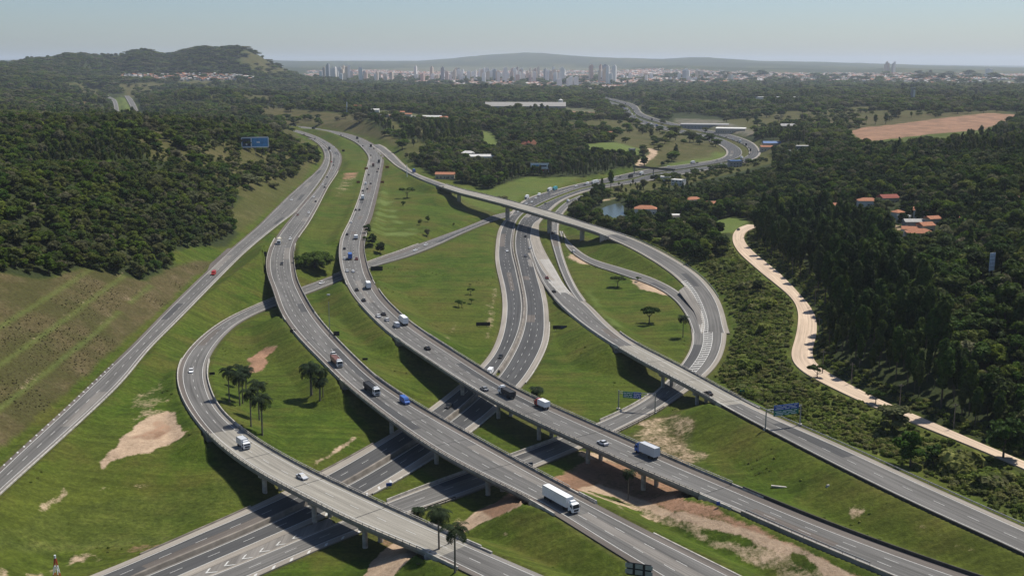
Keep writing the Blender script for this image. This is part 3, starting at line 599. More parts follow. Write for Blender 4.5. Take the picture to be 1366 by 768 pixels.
# ---- ground material
def ground_mat():
    t = NT('ground_cover'); v = t.coords()
    a1 = t.n('ShaderNodeAttribute', attribute_name='mask'); a2 = t.n('ShaderNodeAttribute', attribute_name='mask2')
    s1 = t.n('ShaderNodeSeparateColor'); t.l(a1.outputs['Color'], s1.inputs[0]); s2 = t.n('ShaderNodeSeparateColor'); t.l(a2.outputs['Color'], s2.inputs[0])
    n1 = t.noise(v, .012, 6, .62); n2 = t.noise(v, .09, 6, .65); n3 = t.noise(v, .7, 5, .7); n4 = t.noise(v, .035, 5, .6)
    g = t.ramp(n2, [(.28, (.030, .054, .005)), (.5, (.052, .083, .008)), (.72, (.082, .106, .014))])
    g = t.mix(t.math('MULTIPLY', t.ramp(n1, [(.42, 0.), (.60, 1.)]), .6), g, (.090, .098, .016))
    g = t.mix(t.math('MULTIPLY', t.ramp(n4, [(.50, 0.), (.64, 1.)]), .5), g, (.105, .085, .022))
    g = t.mix(.16, g, (.03, .035, .01)); g = t.mix(.75, g, t.ramp(n3, [(.25, .22), (.5, .5), (.75, .85)]), 'OVERLAY')
    # mowing and tyre streaks
    vs = t.coords((.02, .35, .1)); st = t.noise(vs, 1.0, 3)
    g = t.mix(.34, g, t.ramp(st, [(.35, .25), (.65, .8)]), 'OVERLAY')
    lite = t.ramp(n3, [(.3, (.09, .14, .03)), (.7, (.18, .21, .07))])
    c = t.mix(t.math('MULTIPLY', s2.outputs[1], .8), g, lite)
    dry = t.ramp(n2, [(.3, (.062, .058, .022)), (.5, (.10, .084, .038)), (.7, (.15, .118, .066))])
    dry = t.mix(t.ramp(n4, [(.42, 0.), (.58, .75)]), dry, (.042, .055, .014))
    dry = t.mix(.75, dry, t.ramp(n3, [(.3, .12), (.7, .88)]), 'OVERLAY')
    dry = t.mix(.35, dry, (.072, .050, .020)); c = t.mix(s1.outputs[1], c, dry)
    scr = t.ramp(n2, [(.3, (.036, .052, .010)), (.55, (.080, .096, .020)), (.75, (.14, .135, .040))])
    scr = t.mix(.7, scr, t.ramp(n3, [(.3, .1), (.7, .9)]), 'OVERLAY')
    c = t.mix(s1.outputs[2], c, scr)
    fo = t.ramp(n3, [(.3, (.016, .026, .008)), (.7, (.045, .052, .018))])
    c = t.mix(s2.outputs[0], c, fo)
    ur = t.ramp(t.noise(v, .05, 3, .8), [(.35, (.045, .06, .03)), (.5, (.13, .115, .095)), (.62, (.22, .17, .14)), (.7, (.06, .07, .04))])
    c = t.mix(s2.outputs[2], c, ur)
    pal = t.ramp(n3, [(.25, (.30, .21, .135)), (.75, (.50, .37, .255))]); pal = t.mix(.5, pal, t.ramp(n2, [(.3, .25), (.7, .72)]), 'OVERLAY')
    nz_ = t.math('ADD', t.math('MULTIPLY', t.math('SUBTRACT', n2, .5), 1.5), t.math('MULTIPLY', t.math('SUBTRACT', n3, .5), 1.3))
    c = t.mix(t.ramp(t.math('ADD', t.math('MULTIPLY', a1.outputs['Alpha'], 1.15), t.math('MULTIPLY', nz_, t.math('GREATER_THAN', a1.outputs['Alpha'], .03))), [(.30, 0.), (.85, 1.)]), c, pal)
    rd = t.ramp(n3, [(.25, (.19, .105, .06)), (.75, (.37, .22, .14))]); rd = t.mix(.45, rd, t.ramp(n2, [(.3, .25), (.7, .75)]), 'OVERLAY'); rd = t.mix(t.ramp(n4, [(.45, 0.), (.56, .6)]), rd, (.15, .095, .06))
    c = t.mix(t.ramp(t.math('ADD', t.math('MULTIPLY', s1.outputs[0], 1.15), t.math('MULTIPLY', nz_, t.math('GREATER_THAN', s1.outputs[0], .03))), [(.30, 0.), (.85, 1.)]), c, rd)
    t.col(c); t.rough(.95); t.b.inputs['Specular IOR Level'].default_value = .08
    t.bump(t.math('ADD', n3, t.math('MULTIPLY', n2, 2.0)), .55, .6)
    return t.m
def soft(A, k=1):
    for _ in range(k):
        B = A.copy(); B[1:-1] = (A[:-2] + 2 * A[1:-1] + A[2:]) / 4; A = B.copy(); A[:, 1:-1] = (B[:, :-2] + 2 * B[:, 1:-1] + B[:, 2:]) / 4
    return A
edge_dry = np.clip(1 - DROAD / 2.5, 0, 1) * .45 * (GR < 2500)
DRYm = np.maximum(soft(DRY), edge_dry)
mask = np.stack([soft(DIRT), DRYm, soft(SCRUB), soft(PALE)], -1).reshape(-1, 4)
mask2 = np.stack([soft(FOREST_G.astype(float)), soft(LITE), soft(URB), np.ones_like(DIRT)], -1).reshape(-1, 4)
ground = grid_mesh('ground', np.stack([GX, GY, GZ], -1).reshape(-1, 3), NR, NA, [ground_mat()], dict(mask=mask, mask2=mask2))
tag(ground, kind='structure')

# ---- road materials (u: metres across, v: metres along)
def road_mat(name, c, patch=.25, light=.0, tracks=True):
    t = NT(name); uv = t.n('ShaderNodeUVMap'); uv.uv_map = 'UVMap'
    mp = t.n('ShaderNodeMapping'); mp.inputs['Scale'].default_value = (1.2, .012, 1); t.l(uv.outputs[0], mp.inputs[0])
    along = t.noise(mp.outputs[0], 1.0, 4, .6)
    mp2 = t.n('ShaderNodeMapping'); mp2.inputs['Scale'].default_value = (.25, .03, 1); t.l(uv.outputs[0], mp2.inputs[0])
    blot = t.noise(mp2.outputs[0], 1.0, 3, .6); fine = t.noise(uv.outputs[0], 2.5, 4, .7)
    a = tuple(x * (1 - patch) for x in c); b = tuple(x * (1 + patch) for x in c)
    k = t.ramp(along, [(.32, a), (.68, b)]); k = t.mix(.5, k, t.ramp(blot, [(.35, .38), (.65, .62)]), 'OVERLAY'); k = t.mix(.3, k, t.ramp(fine, [(.3, .3), (.7, .7)]), 'OVERLAY')
    t.col(k); t.rough(.9); t.b.inputs['Specular IOR Level'].default_value = .15; return t.m
M_ASPH = road_mat('asphalt', (.128, .122, .112), .32)
M_DARK = road_mat('fresh_asphalt', (.072, .071, .069), .22)
M_SHO = road_mat('shoulder_asphalt', (.18, .165, .145), .25)
M_SHOD = road_mat('dark_shoulder', (.125, .108, .093), .25)
M_PALE = road_mat('pale_shoulder', (.27, .24, .20), .2)
M_CONC = road_mat('deck_concrete', (.26, .24, .20), .24)
M_EARTH = road_mat('packed_earth', (.50, .385, .28), .26)
M_PAINT = flat('road_paint', (.52, .51, .47), .7, 0, .2, 1.5)
M_WALL = flat('weathered_concrete', (.27, .25, .215), .9, 0, .45, .5)
M_WALL2 = flat('pale_concrete', (.40, .37, .32), .9, 0, .35, .6)
M_STEEL = flat('galvanised_steel', (.33, .34, .34), .5, .6, .2, 1)

def ribbon(r, a, b, i0=0, i1=None, dz=0.0):
    """points across a road: a, b are arrays/values of metres right of the centre line"""
    i1 = len(r['C']) - 1 if i1 is None else i1; k = slice(i0, i1 + 1)
    C, N = r['C'][k], r['N'][k]; a = np.broadcast_to(a, r['W'].shape)[k]; b = np.broadcast_to(b, r['W'].shape)[k]
    A = C.copy(); A[:, :2] += N * a[:, None]; B = C.copy(); B[:, :2] += N * b[:, None]; A[:, 2] += dz; B[:, 2] += dz
    return A, B
def flip(r): return r['side'] > 0
def strip(name, sections, mats, parent=None):
    """sections: list of (list of rows [n,3] across, material index per gap, u per row, v)"""
    me_v = []; fs = []; mi = []; uvs = []; base = 0
    for rows, ms, us, v, up_ in sections:
        n = len(rows[0]); me_v.append(np.stack(rows, 1).reshape(-1, 3)); k = len(rows)
        for g in range(k - 1):
            if ms[g] is None: continue
            for i in range(n - 1):
                a = base + i * k + g; q = [a, a + 1, a + k + 1, a + k]
                uq = [(us[g][i], v[i]), (us[g + 1][i], v[i]), (us[g + 1][i + 1], v[i + 1]), (us[g][i + 1], v[i + 1])]
                if up_: q = q[::-1]; uq = uq[::-1]
                fs.append(q); mi.append(ms[g](i) if callable(ms[g]) else ms[g]); uvs += uq
        base += n * k
    o = mkmesh(name, np.vstack(me_v), fs, mats, mi, parent)
    uvl = o.data.uv_layers.new(name='UVMap'); uvl.data.foreach_set('uv', np.array(uvs, np.float32).ravel()); return o
ROADM = [M_ASPH, M_SHO, M_PAINT, M_CONC, M_PALE, M_EARTH, M_DARK, M_SHOD, flat('deck_joint', (.05, .048, .045), .9)]
NAMES = dict(highway_left='road', highway_right='road', old_highway='road', branch_road='road', cross_viaduct='road', loop_ramp='road', dirt_road='dirt_road', inner_ramp='road', side_ramp='road', gore_apron='pavement', lower_ramp='road', lower_highway_left='road', lower_highway_right='road', far_highway_left='road', far_highway_right='road')
MATS = dict(highway_left=(0,7,7), highway_right=(0,1,7), old_highway=(0,7,1), branch_road=(0,4,4), cross_viaduct=(0,1,4), loop_ramp=(0,7,1), inner_ramp=(0,1,4), side_ramp=(0,1,4), gore_apron=(4,4,4), lower_ramp=(0,4,4), lower_highway_left=(6,4,1), lower_highway_right=(6,1,4), dirt_road=(5,5,5), far_highway_left=(0,1,1), far_highway_right=(0,1,1))
DZ = {n: .002 * i for i, n in enumerate(order)}
def paint(secs, r, a, b, i0, i1, dz=.02):
    if i1 <= i0: return
    A, B = ribbon(r, a, b, i0, i1, dz); secs.append(([A, B], [2], [A[:, 0] * 0, A[:, 0] * 0 + .2], r['s'][i0:i1 + 1], flip(r) > 0))
def quad(secs, P, m=2):
    P = np.array(P, float)
    e1, e2 = P[1] - P[0], P[3] - P[0]; upn = np.cross(e1, e2)[2] > 0
    secs.append(([P[[0, 3]], P[[1, 2]]], [m], [np.zeros(2), np.ones(2)], np.array([0., 1.]), not upn))
def at_s(r, s, lat, dz=0.0):
    x = [np.interp(s, r['s'], r['C'][:, k]) for k in range(3)]; nx, ny = np.interp(s, r['s'], r['N'][:, 0]), np.interp(s, r['s'], r['N'][:, 1])
    return np.array([x[0] + nx * lat, x[1] + ny * lat, x[2] + dz])
def half(r, s): return float(np.interp(s, r['s'], r['W'])) / 2
def s_of(r, px, py):
    p = up(px, py, float(zat(r['zk'], px, py))); return float(r['s'][nearest_idx(r['C'], p[0], p[1])])
for n in order:
    r = RD[n]; h = r['W'] / 2; am, ml, mr = MATS[n]; secs = []
    dz = DZ[n]; C = r['C'].copy(); C[:, 2] += dz; r['C'] = C
    sl_, sr_ = r['sl'], r['sr']
    L0, L1, R1, R0 = -h, -h + np.minimum(sl_, h * .8), h - np.minimum(sr_, h * .8), h
    isb = r['isbr']
    conc = r.get('conc')
    def mm(m):
        return (lambda i: 3 if isb[min(i, len(isb) - 1)] else m) if conc else m
    if n.startswith('lower_highway'):
        _, pyc = proj(C[:, 0], C[:, 1], C[:, 2]); ln_ = np.where(pyc > 535, 7.4, np.where(pyc > 285, 11.0, 40.)); ln_ = gsm(ln_[:, None], 8)[:, 0]
        if n.endswith('left'): L1 = np.maximum(L1, R1 - ln_)
        else: R1 = np.minimum(R1, L1 + ln_)
    if not r['lanes']: L1, R1 = -h * .5, h * .5
    rows = []; us = []
    lowz = -1.0
    A, _ = ribbon(r, L0, L0, dz=lowz); rows.append(A); us.append(L0 - .5)
    for q in (L0, L1, R1, R0): A, _ = ribbon(r, q, q); rows.append(A); us.append(q)
    A, _ = ribbon(r, R0, R0, dz=lowz); rows.append(A); us.append(R0 + .5)
    secs.append((rows, [mm(ml), mm(ml), mm(am), mm(mr), mm(mr)], us, r['s'], flip(r) > 0))
    if r['lanes']:
        e = len(C) - 1; lw = .2
        paint(secs, r, L1 - lw / 2, L1 + lw / 2, 0, e); paint(secs, r, R1 - lw / 2, R1 + lw / 2, 0, e)
        nl = r['lanes']; s = 3.0
        nmax = r['s'][-1]
        wl = R1 - L1
        while s < nmax - 6 and n not in ('far_highway_left', 'far_highway_right'):
            wi = float(np.interp(s, r['s'], wl)); k = max(1, int(round(wi / 3.7))) if n.startswith('lower_highway') else nl
            if wi / k > 2.4:
                for j in range(1, k):
                    def lat(s_): return float(np.interp(s_, r['s'], L1)) + float(np.interp(s_, r['s'], wl)) * j / k
                    quad(secs, [at_s(r, s, lat(s) - .075, .02), at_s(r, s, lat(s) + .075, .02), at_s(r, s + 4, lat(s + 4) + .075, .02), at_s(r, s + 4, lat(s + 4) - .075, .02)])
            s += 12
    # painted hatching
    def hatch(pa, pb, fa, fb, gap, wd, slant=0.0, edges=True, m=2):
        s0, s1 = sorted((s_of(r, *pa), s_of(r, *pb))); s_ = s0
        while s_ < s1:
            hh = half(r, s_); a = -hh + 2 * hh * fa; b = -hh + 2 * hh * fb
            quad(secs, [at_s(r, s_, a, .016), at_s(r, s_ + slant, b, .016), at_s(r, s_ + slant + wd, b, .016), at_s(r, s_ + wd, a, .016)]); s_ += gap
        if edges:
            i0, i1 = nearest_idx(r['C'], *at_s(r, s0, 0)[:2]), nearest_idx(r['C'], *at_s(r, s1, 0)[:2])
            for f in (fa, fb): paint(secs, r, -h + 2 * h * f - .12, -h + 2 * h * f + .12, i0, i1, .024)
    if n == 'old_highway': hatch((20,620), (165,486), .01, .09, 5.5, 1.0, .8, False)
    if n == 'branch_road': hatch((925,376), (960,446), .03, .26, 4.2, 1.0, -2.0)
    if n == 'lower_ramp':
        hatch((950,440), (905,505), .34, .60, 4.2, 1.15, -3.0)
        hatch((415,730), (240,800), .86, .99, 6.0, 1.0, 1.5, False)
        hatch((500,690), (425,722), .86, .99, 6.0, 1.0, 1.5, False)
    if n == 'gore_apron': hatch((726,345), (770,407), .06, .94, 4.2, 1.3, 2.5)
    # worn and repaired lengths, joints of the decks
    if r['lanes'] and n not in ('far_highway_left', 'far_highway_right'):
        rp = np.random.default_rng(len(n) + int(r['s'][-1])); s_ = rp.uniform(20, 80); wl_ = R1 - L1
        while s_ < r['s'][-1] - 60:
            nl_ = max(1, int(round(float(np.interp(s_, r['s'], wl_)) / 3.6))); k_ = rp.integers(0, nl_); ln2 = rp.uniform(12, 70); i0_, i1_ = int(s_ / STEP), int((s_ + ln2) / STEP)
            if not isb[i0_:i1_ + 1].any() or not conc:
                A = L1 + wl_ * k_ / nl_ + .12; B = L1 + wl_ * (k_ + 1) / nl_ - .12; P_, Q_ = ribbon(r, A, B, i0_, i1_, .008)
                secs.append(([P_, Q_], [int(rp.choice([6, 1, 7], p=(.5, .25, .25)))], [A[i0_:i1_ + 1], B[i0_:i1_ + 1]], r['s'][i0_:i1_ + 1], flip(r) > 0))
            s_ += rp.uniform(60, 190)
        for b0, b1 in r['br']:
            s_ = r['s'][b0]
            while s_ <= r['s'][b1] + 1:
                hh = half(r, s_); quad(secs, [at_s(r, s_, -hh, .012), at_s(r, s_, hh, .012), at_s(r, s_ + .35, hh, .012), at_s(r, s_ + .35, -hh, .012)], 8); s_ += max(24., (r['s'][b1] - r['s'][b0]) / max(1, round((r['s'][b1] - r['s'][b0]) / 30)))
    if n == 'lower_highway_right':
        hatch((508,640), (430,690), .84, .98, 6.0, 1.0, 1.5, False)
    if n == 'lower_ramp':
        # chevrons on the paved wedge between the carriageway and the ramp
        s0, s1 = sorted((s_of(r, 262,770), s_of(r, 402,716))); s_ = s0; sd = 1 if True else -1
        while s_ < s1:
            hh = half(r, s_); fr = (s_ - s0) / (s1 - s0); wd_ = 3.3 - 1.0 * (1 - fr); a, b = -hh - .15 - wd_, -hh - .15; c_ = (a + b) / 2
            for q0, q1, d0, d1 in ((a, c_, 0, 2.2), (c_, b, 2.2, 0)):
                quad(secs, [at_s(r, s_ + d0, q0, .03), at_s(r, s_ + d1, q1, .03), at_s(r, s_ + d1 + .75, q1, .03), at_s(r, s_ + d0 + .75, q0, .03)])
            s_ += 5.6
    o = strip(NAMES[n], secs, ROADM); tag(o, kind='structure'); r['obj'] = o

def patch(pts, zk, mi=1, dz=-.03):
    P = [tuple(up(x, y, float(zat(zk, x, y)) + dz)) for x, y in pts]; c = tuple(np.mean(P, 0)); n_ = len(P)
    e = np.cross(np.array(P[0]) - c, np.array(P[1]) - c)[2]
    o = mkmesh('pavement', [c] + P, [((0, k + 1, (k + 1) % n_ + 1) if e > 0 else (0, (k + 1) % n_ + 1, k + 1)) for k in range(n_)], [ROADM[mi]]); uvl = o.data.uv_layers.new(name='UVMap')
    uvl.data.foreach_set('uv', np.array([(o.data.vertices[l.vertex_index].co.x, o.data.vertices[l.vertex_index].co.y) for l in o.data.loops], np.float32).ravel()); tag(o, kind='structure')
patch([(914,381),(924,392),(934,408),(938,424),(940,438),(934,438),(926,415),(905,388)], RD['branch_road']['zk'], 1, -.12)
patch([(283,345),(303,331),(313,331),(318,327),(312,338),(298,352),(283,365),(276,362)], [(260,370,8.55),(320,330,8.55)], 7, .0)
patch([(440,690),(413,700),(370,716),(311,743),(253.6,768),(170,804),(190,806),(280,770),(345,743),(375,731),(418,713),(448,701)], [(100,800,0),(500,660,0)], 1, -.05)
# ------------------------------------------------------------------ viaducts
M_GIRD = flat('girder_concrete', (.20, .19, .165), .9, 0, .25, .3)
def sweep(mb_, r, prof, i0, i1, closed=True, m=0, lat=None, step=1):
    """prof: (metres right of the line, metres up); lat: line position across the road (array)"""
    idx = list(range(i0, i1 + 1, step)); 
    if idx[-1] != i1: idx.append(i1)
    lat = np.zeros(len(r['W'])) if lat is None else lat; k = len(prof); V = []
    for i in idx:
        c, n_ = r['C'][i], r['N'][i]
        for a, b in prof:
            a = a(i) if callable(a) else a
            V.append((c[0] + n_[0] * (lat[i] + a), c[1] + n_[1] * (lat[i] + a), c[2] + b))
    F_ = []; kk = k if closed else k - 1
    for j in range(len(idx) - 1):
        for g in range(kk):
            a = j * k + g; b = j * k + (g + 1) % k; q = [a, b, b + k, a + k]; F_.append(q if r['side'] < 0 else q[::-1])
    if closed: F_ += [list(range(k)), list(range((len(idx) - 1) * k, len(idx) * k))[::-1]]
    mb_.add(V, F_, m)
def viaduct(rn, bi, label, piers, col_r=.75, col_off=2.7, depth=2.1, single=False, rail=True, group=None):
    r = RD[rn]; i0, i1 = r['br'][bi]; h = r['W'] / 2; im = (i0 + i1) // 2; c = r['C'][im]
    base = empty('viaduct', (0, 0, 0)); tag(base, label, 'viaduct', group)
    H_ = lambda k: (lambda i: h[i] + k); Hn = lambda k: (lambda i: -h[i] - k)
    mb = MB(); sweep(mb, r, [(Hn(.32), -.05), (H_(.32), -.05), (H_(.32), -.42), (H_(-1.1), -.62), (H_(-1.5), -depth), (Hn(-1.5), -depth), (Hn(-1.1), -.62), (Hn(.32), -.42)], i0, i1)
    mb.build('deck', M_GIRD, base)
    for sg in (-1, 1):
        mb = MB(); p = [(sg * .02, -.04), (sg * .34, -.04), (sg * .30, .62), (sg * .12, .62)]
        if sg < 0: p = p[::-1]
        sweep(mb, r, p, i0, i1, lat=sg * h); par = mb.build('parapet', M_WALL2 if not rail else M_WALL, base)
        if rail:
            mb = MB(); ss = r['s'][i0]
            while ss < r['s'][i1]:
                q = at_s(r, ss, sg * (half(r, ss) + .24), .60); mb.tube(q, q + np.array((0, 0, .62)), .12, n=4); ss += 2.6
            sweep(mb, r, [(-.07, 1.0), (.07, 1.0), (.07, 1.16), (-.07, 1.16)], i0, i1, lat=sg * (h + .22)); mb.build('railing', M_WALL2, base)
    for k, (px, py) in enumerate(piers):
        g = up(px, py, 0.0); i = nearest_idx(r['C'][i0:i1 + 1], g[0], g[1]) + i0
        c, n_, t_ = r['C'][i], r['N'][i], r['T'][i]; mb = MB(); ang = math.atan2(n_[1], n_[0])
        offs = [0] if single else [-col_off, col_off]; hw_ = min(col_off + 1.6, h[i] - 1.2)
        for o_ in offs:
            x, y = c[0] + n_[0] * o_, c[1] + n_[1] * o_; gzz = float(gz(x, y))
            if single: mb.box((x, y, gzz - 1), (3.2, 1.5, c[2] - depth - gzz + .2), rot=ang, base=True)
            else: mb.tube((x, y, gzz - 1), (x, y, c[2] - depth - .55), col_r, n=16)
        mb.box((c[0], c[1], c[2] - depth - .62), (2 * hw_, 1.7, .9), rot=ang); mb.build('pier', M_WALL2, base, False)
    for i, d in ((i0, -1), (i1, 1)):
        c, n_, t_ = r['C'][i], r['N'][i], r['T'][i]; ang = math.atan2(n_[1], n_[0]); mb = MB()
        lo = min(float(gz(c[0] - t_[0] * d * 5 + n_[0] * q, c[1] - t_[1] * d * 5 + n_[1] * q)) for q in (-h[i], 0, h[i])) - 1.5
        mb.box((c[0] + t_[0] * d * .3, c[1] + t_[1] * d * .3, lo), (2 * h[i] + .55, 1.5, c[2] - .5 - lo), rot=ang, base=True)
        for sg in (-1, 1):                          # wing walls back along the embankment
            if rn == 'cross_viaduct' and d == -1 and sg == 1: continue
            for q in range(0, 3):
                j = i + d * (q + 1)
                if 0 <= j < len(r['C']):
                    a = at_s(r, r['s'][i] + d * (STEP * q), sg * (h[i] + .1)); b = at_s(r, r['s'][j], sg * (h[i] + .1)); mdl = (a + b) / 2; dd = b - a
                    top = mdl[2] + .55 - .02 * q; low = mdl[2] - 4.2 + q * 1.3
                    mb.box((mdl[0], mdl[1], low), (float(np.linalg.norm(dd[:2])) + .05, .42, top - low), rot=math.atan2(dd[1], dd[0]), base=True)
        mb.build('abutment', M_WALL2, base)
    return base
viaduct('highway_left', 0, 'short curved bridge of the left highway beside the big dark tree', [])
viaduct('highway_left', 1, 'long grey viaduct crossing the lower highway, middle one carrying trucks towards the camera', [(513,577),(579,621),(647.7,664)])
viaduct('highway_right', 0, 'short curved bridge of the middle highway over the narrow ramp', [])
viaduct('highway_right', 1, 'long viaduct nearest the loop, with paired columns over grass and bare earth', [(597.5,529),(662,559),(710,589),(775,621),(855.6,654)])
viaduct('loop_ramp', 0, 'pale concrete viaduct curving over the lower highway at bottom left', [(351,658.6),(415,697),(478,728)], rail=True)
viaduct('cross_viaduct', 0, 'pale concrete viaduct crossing the loop road at right', [(872.4,518.7),(916,542.5)], col_off=2.0)
viaduct('branch_road', 0, 'tall slender pale viaduct striding over the highway in the middle distance', [(625,274),(667,295),(726,311),(775,323)], single=True, depth=2.4, rail=False)

# ------------------------------------------------------------------ barriers, rails and kerbs
M_BARR = flat('median_concrete', (.20, .175, .145), .9, 0, .35, .25)
M_DRAIL = flat('dark_steel', (.05, .05, .05), .6, .3, .2, 1)
def barrier(rn, side, pa, pb, label, kind='jersey', off=.3, cat=None, hgt=None):
    r = RD[rn]; s0, s1 = sorted((s_of(r, *pa), s_of(r, *pb))); i0 = max(0, int(s0 / STEP)); i1 = min(len(r['C']) - 1, int(s1 / STEP))
    i1 = max(i1, i0 + 2); i1 = min(i1, len(r['C']) - 1); sg = 1 if side == 'R' else -1; lat = sg * (r['W'] / 2 + off); mb = MB()
    if kind == 'jersey':
        hh = hgt or .85; q_ = .75 if 'median' in label else .32; sweep(mb, r, [(-q_, -.4), (q_, -.4), (q_ * .5, hh), (-q_ * .5, hh)], i0, i1, lat=lat)
        o = mb.build('concrete_barrier', M_BARR if 'brown' in label else M_WALL2, None); tag(o, label, cat or 'barrier')
    elif kind == 'wall':
        hh = hgt or .9; sweep(mb, r, [(-.2, -3.5), (.2, -3.5), (.18, hh), (-.18, hh)], i0, i1, lat=lat)
        o = mb.build('retaining_wall', flat('shade_toned_wall', (.055, .052, .045), .95, 0, .3, .3), None); tag(o, label, cat or 'wall')  # near-black concrete: the shade on the wall's side is put into its colour
    elif kind == 'kerb':
        sweep(mb, r, [(-.22, -.3), (.22, -.3), (.22, .14), (-.22, .14)], i0, i1, lat=lat); o = mb.build('kerb', M_WALL2, None); tag(o, kind='structure')
    else:
        mt = M_DRAIL if 'dark' in label else M_STEEL
        sweep(mb, r, [(-.05, .45), (.05, .45), (.05, .80), (-.05, .80)], i0, i1, lat=lat); ss = r['s'][i0]
        while ss < r['s'][i1]:
            q = at_s(r, ss, float(np.interp(ss, r['s'], lat)), -.5); mb.tube(q, q + np.array((0, 0, 1.3)), .09, n=4); ss += 4
        o = mb.build('guard_rail', mt, None); tag(o, label, cat or 'guard rail')
    return o
barrier('highway_left','L',(367,318),(362,330),'short concrete barrier before the left highway bridge')
barrier('highway_left','L',(392,440),(455,506),'concrete barrier on the outer side of the left highway above the palms')
barrier('highway_left','R',(404,392),(545,534),'concrete barrier on the inner side of the left highway facing the middle lawn')
barrier('highway_left','R',(765,657),(800,674),'short light barrier past the white semi-trailer')
barrier('highway_right','L',(478,405),(536,457),'concrete barrier on the left of the middle highway above the lawn with the lamp mast')
barrier('highway_right','R',(504,386),(600,467),'concrete barrier on the right of the middle highway beside the wide green lawn')
barrier('highway_right','R',(488,300),(487,320),'short pale barrier beside the shrubs right of the middle highway')
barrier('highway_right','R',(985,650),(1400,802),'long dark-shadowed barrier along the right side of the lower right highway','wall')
barrier('highway_right','L',(985,684),(1160,757),'steel guard rail on the lay-by at lower right','rail', off=-1.5)
barrier('highway_right','L',(985,684),(1290,808),'low concrete wall along the brown bank at lower right','jersey')
barrier('loop_ramp','L',(238,480),(277,580),'curved white concrete barrier outside the bend of the left loop')
barrier('loop_ramp','R',(277,480),(322,572),'curved white concrete barrier inside the bend of the left loop')
barrier('loop_ramp','R',(640,731),(575,703),'short white barrier beyond the end of the pale viaduct')
barrier('loop_ramp','L',(445,367),(560,325),'low pale wall along the upper side of the narrow ramp','jersey',hgt=.5)
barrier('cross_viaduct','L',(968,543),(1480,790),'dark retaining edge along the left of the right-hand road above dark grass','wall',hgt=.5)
barrier('cross_viaduct','R',(985,531),(1470,748),'long guard rail between the right-hand road and the scrub','rail')
barrier('cross_viaduct','L',(745,400),(826,465),'concrete barrier along the exit curve before the right viaduct')
barrier('cross_viaduct','R',(850,459),(825,443),'short barrier at the start of the right viaduct beside the lawn loop')
barrier('branch_road','R',(820,311),(955,398),'thin guard rail outside the curve of the slender viaduct road','rail')
barrier('branch_road','L',(536,226),(588,249),'low pale barrier where the branch road nears the slender viaduct')
barrier('lower_ramp','L',(868,528),(800,562),'white barrier beside the lower ramp under the green gantry sign')
barrier('lower_ramp','L',(760,579),(515,669),'long white barrier between the grass island and the lower ramp')
barrier('lower_ramp','R',(890,543),(822,577),'dark guard rail beside the sandy triangle','rail')
barrier('lower_ramp','R',(612,662),(547,683),'dark guard rail beside the small palms under the viaducts','rail')
barrier('lower_highway_left','L',(193,738),(339,674),'low brown barrier beside the drainage slope at bottom left','jersey',hgt=.35)
barrier('lower_highway_left','L',(425,631),(497,593),'low brown barrier below the lawn between the two viaducts','jersey',hgt=.35)
barrier('lower_highway_left','R',(110,800),(640,520),'brown stained concrete median wall of the lower highway, nearest length','jersey',off=.55,hgt=1.0)
barrier('lower_highway_left','R',(668,495),(686,304),'brown stained concrete median wall of the lower highway beyond the viaducts','jersey',off=.5)
for k_, (n_, sd, a_, b_) in enumerate([('old_highway','R',(396,280),(-80,730)),('highway_left','R',(451,228),(397,317)),('highway_left','R',(877,714),(1180,865)),('highway_right','L',(491,214),(456,316)),('loop_ramp','L',(400,383),(240,480)),('lower_highway_right','R',(701,512),(731,430)),('lower_highway_right','R',(692,520),(500,655))]):
    barrier(n_, sd, a_, b_, '', 'kerb', off=.2)
# ------------------------------------------------------------------ trees
def leaf_mat(name, cols, tl=.35, nsc=.012):
    t = NT(name); oi = t.n('ShaderNodeObjectInfo'); v = t.coords(); geo = t.n('ShaderNodeNewGeometry')
    f = t.noise(v, .9, 3, .7)
    a = t.ramp(oi.outputs['Random'], [(i / (len(cols) - 1), c) for i, c in enumerate(cols)])
    big = t.n('ShaderNodeTexNoise'); big.inputs['Scale'].default_value = nsc; big.inputs['Detail'].default_value = 3; t.l(oi.outputs['Location'], big.inputs['Vector'])
    a = t.mix(.55, a, t.ramp(big.outputs['Fac'], [(.36, .30), (.64, .68)]), 'OVERLAY')
    a = t.mix(.62, a, t.ramp(f, [(.28, .15), (.72, .85)]), 'OVERLAY')
    a = t.mix(.5, a, t.ramp(geo.outputs['Random Per Island'], [(0., .22), (1., .8)]), 'OVERLAY')
    t.col(a); t.rough(.75); t.b.inputs['Specular IOR Level'].default_value = .12
    # thin leaves let some light through
    tr = t.n('ShaderNodeBsdfTranslucent'); t.l(a, tr.inputs[0]); mx = t.n('ShaderNodeMixShader'); mx.inputs[0].default_value = tl
    t.l(t.b.outputs[0], mx.inputs[1]); t.l(tr.outputs[0], mx.inputs[2]); t.l(mx.outputs[0], t.t.nodes['Material Output'].inputs['Surface'])
    return t.m
ML_LEFT = leaf_mat('broad_leaf', [(.040,.084,.008),(.095,.145,.014),(.060,.080,.016),(.14,.175,.022),(.115,.115,.040),(.040,.085,.010),(.16,.145,.080),(.065,.105,.012)], .4, .02)
ML_DARK = leaf_mat('dark_leaf', [(.026,.054,.007),(.040,.076,.010),(.030,.046,.012),(.064,.100,.013),(.046,.062,.018)])
ML_BUSH = leaf_mat('bush_leaf', [(.13,.17,.025),(.19,.22,.045),(.23,.22,.075),(.14,.18,.03),(.080,.12,.018),(.20,.20,.08)], .5, .05)
ML_DRY = leaf_mat('dry_leaf', [(.13,.105,.055),(.11,.105,.042),(.15,.125,.075),(.10,.11,.036),(.17,.135,.09)], .5)
ML_PALM = leaf_mat('palm_leaf', [(.018,.034,.012),(.030,.046,.016)])
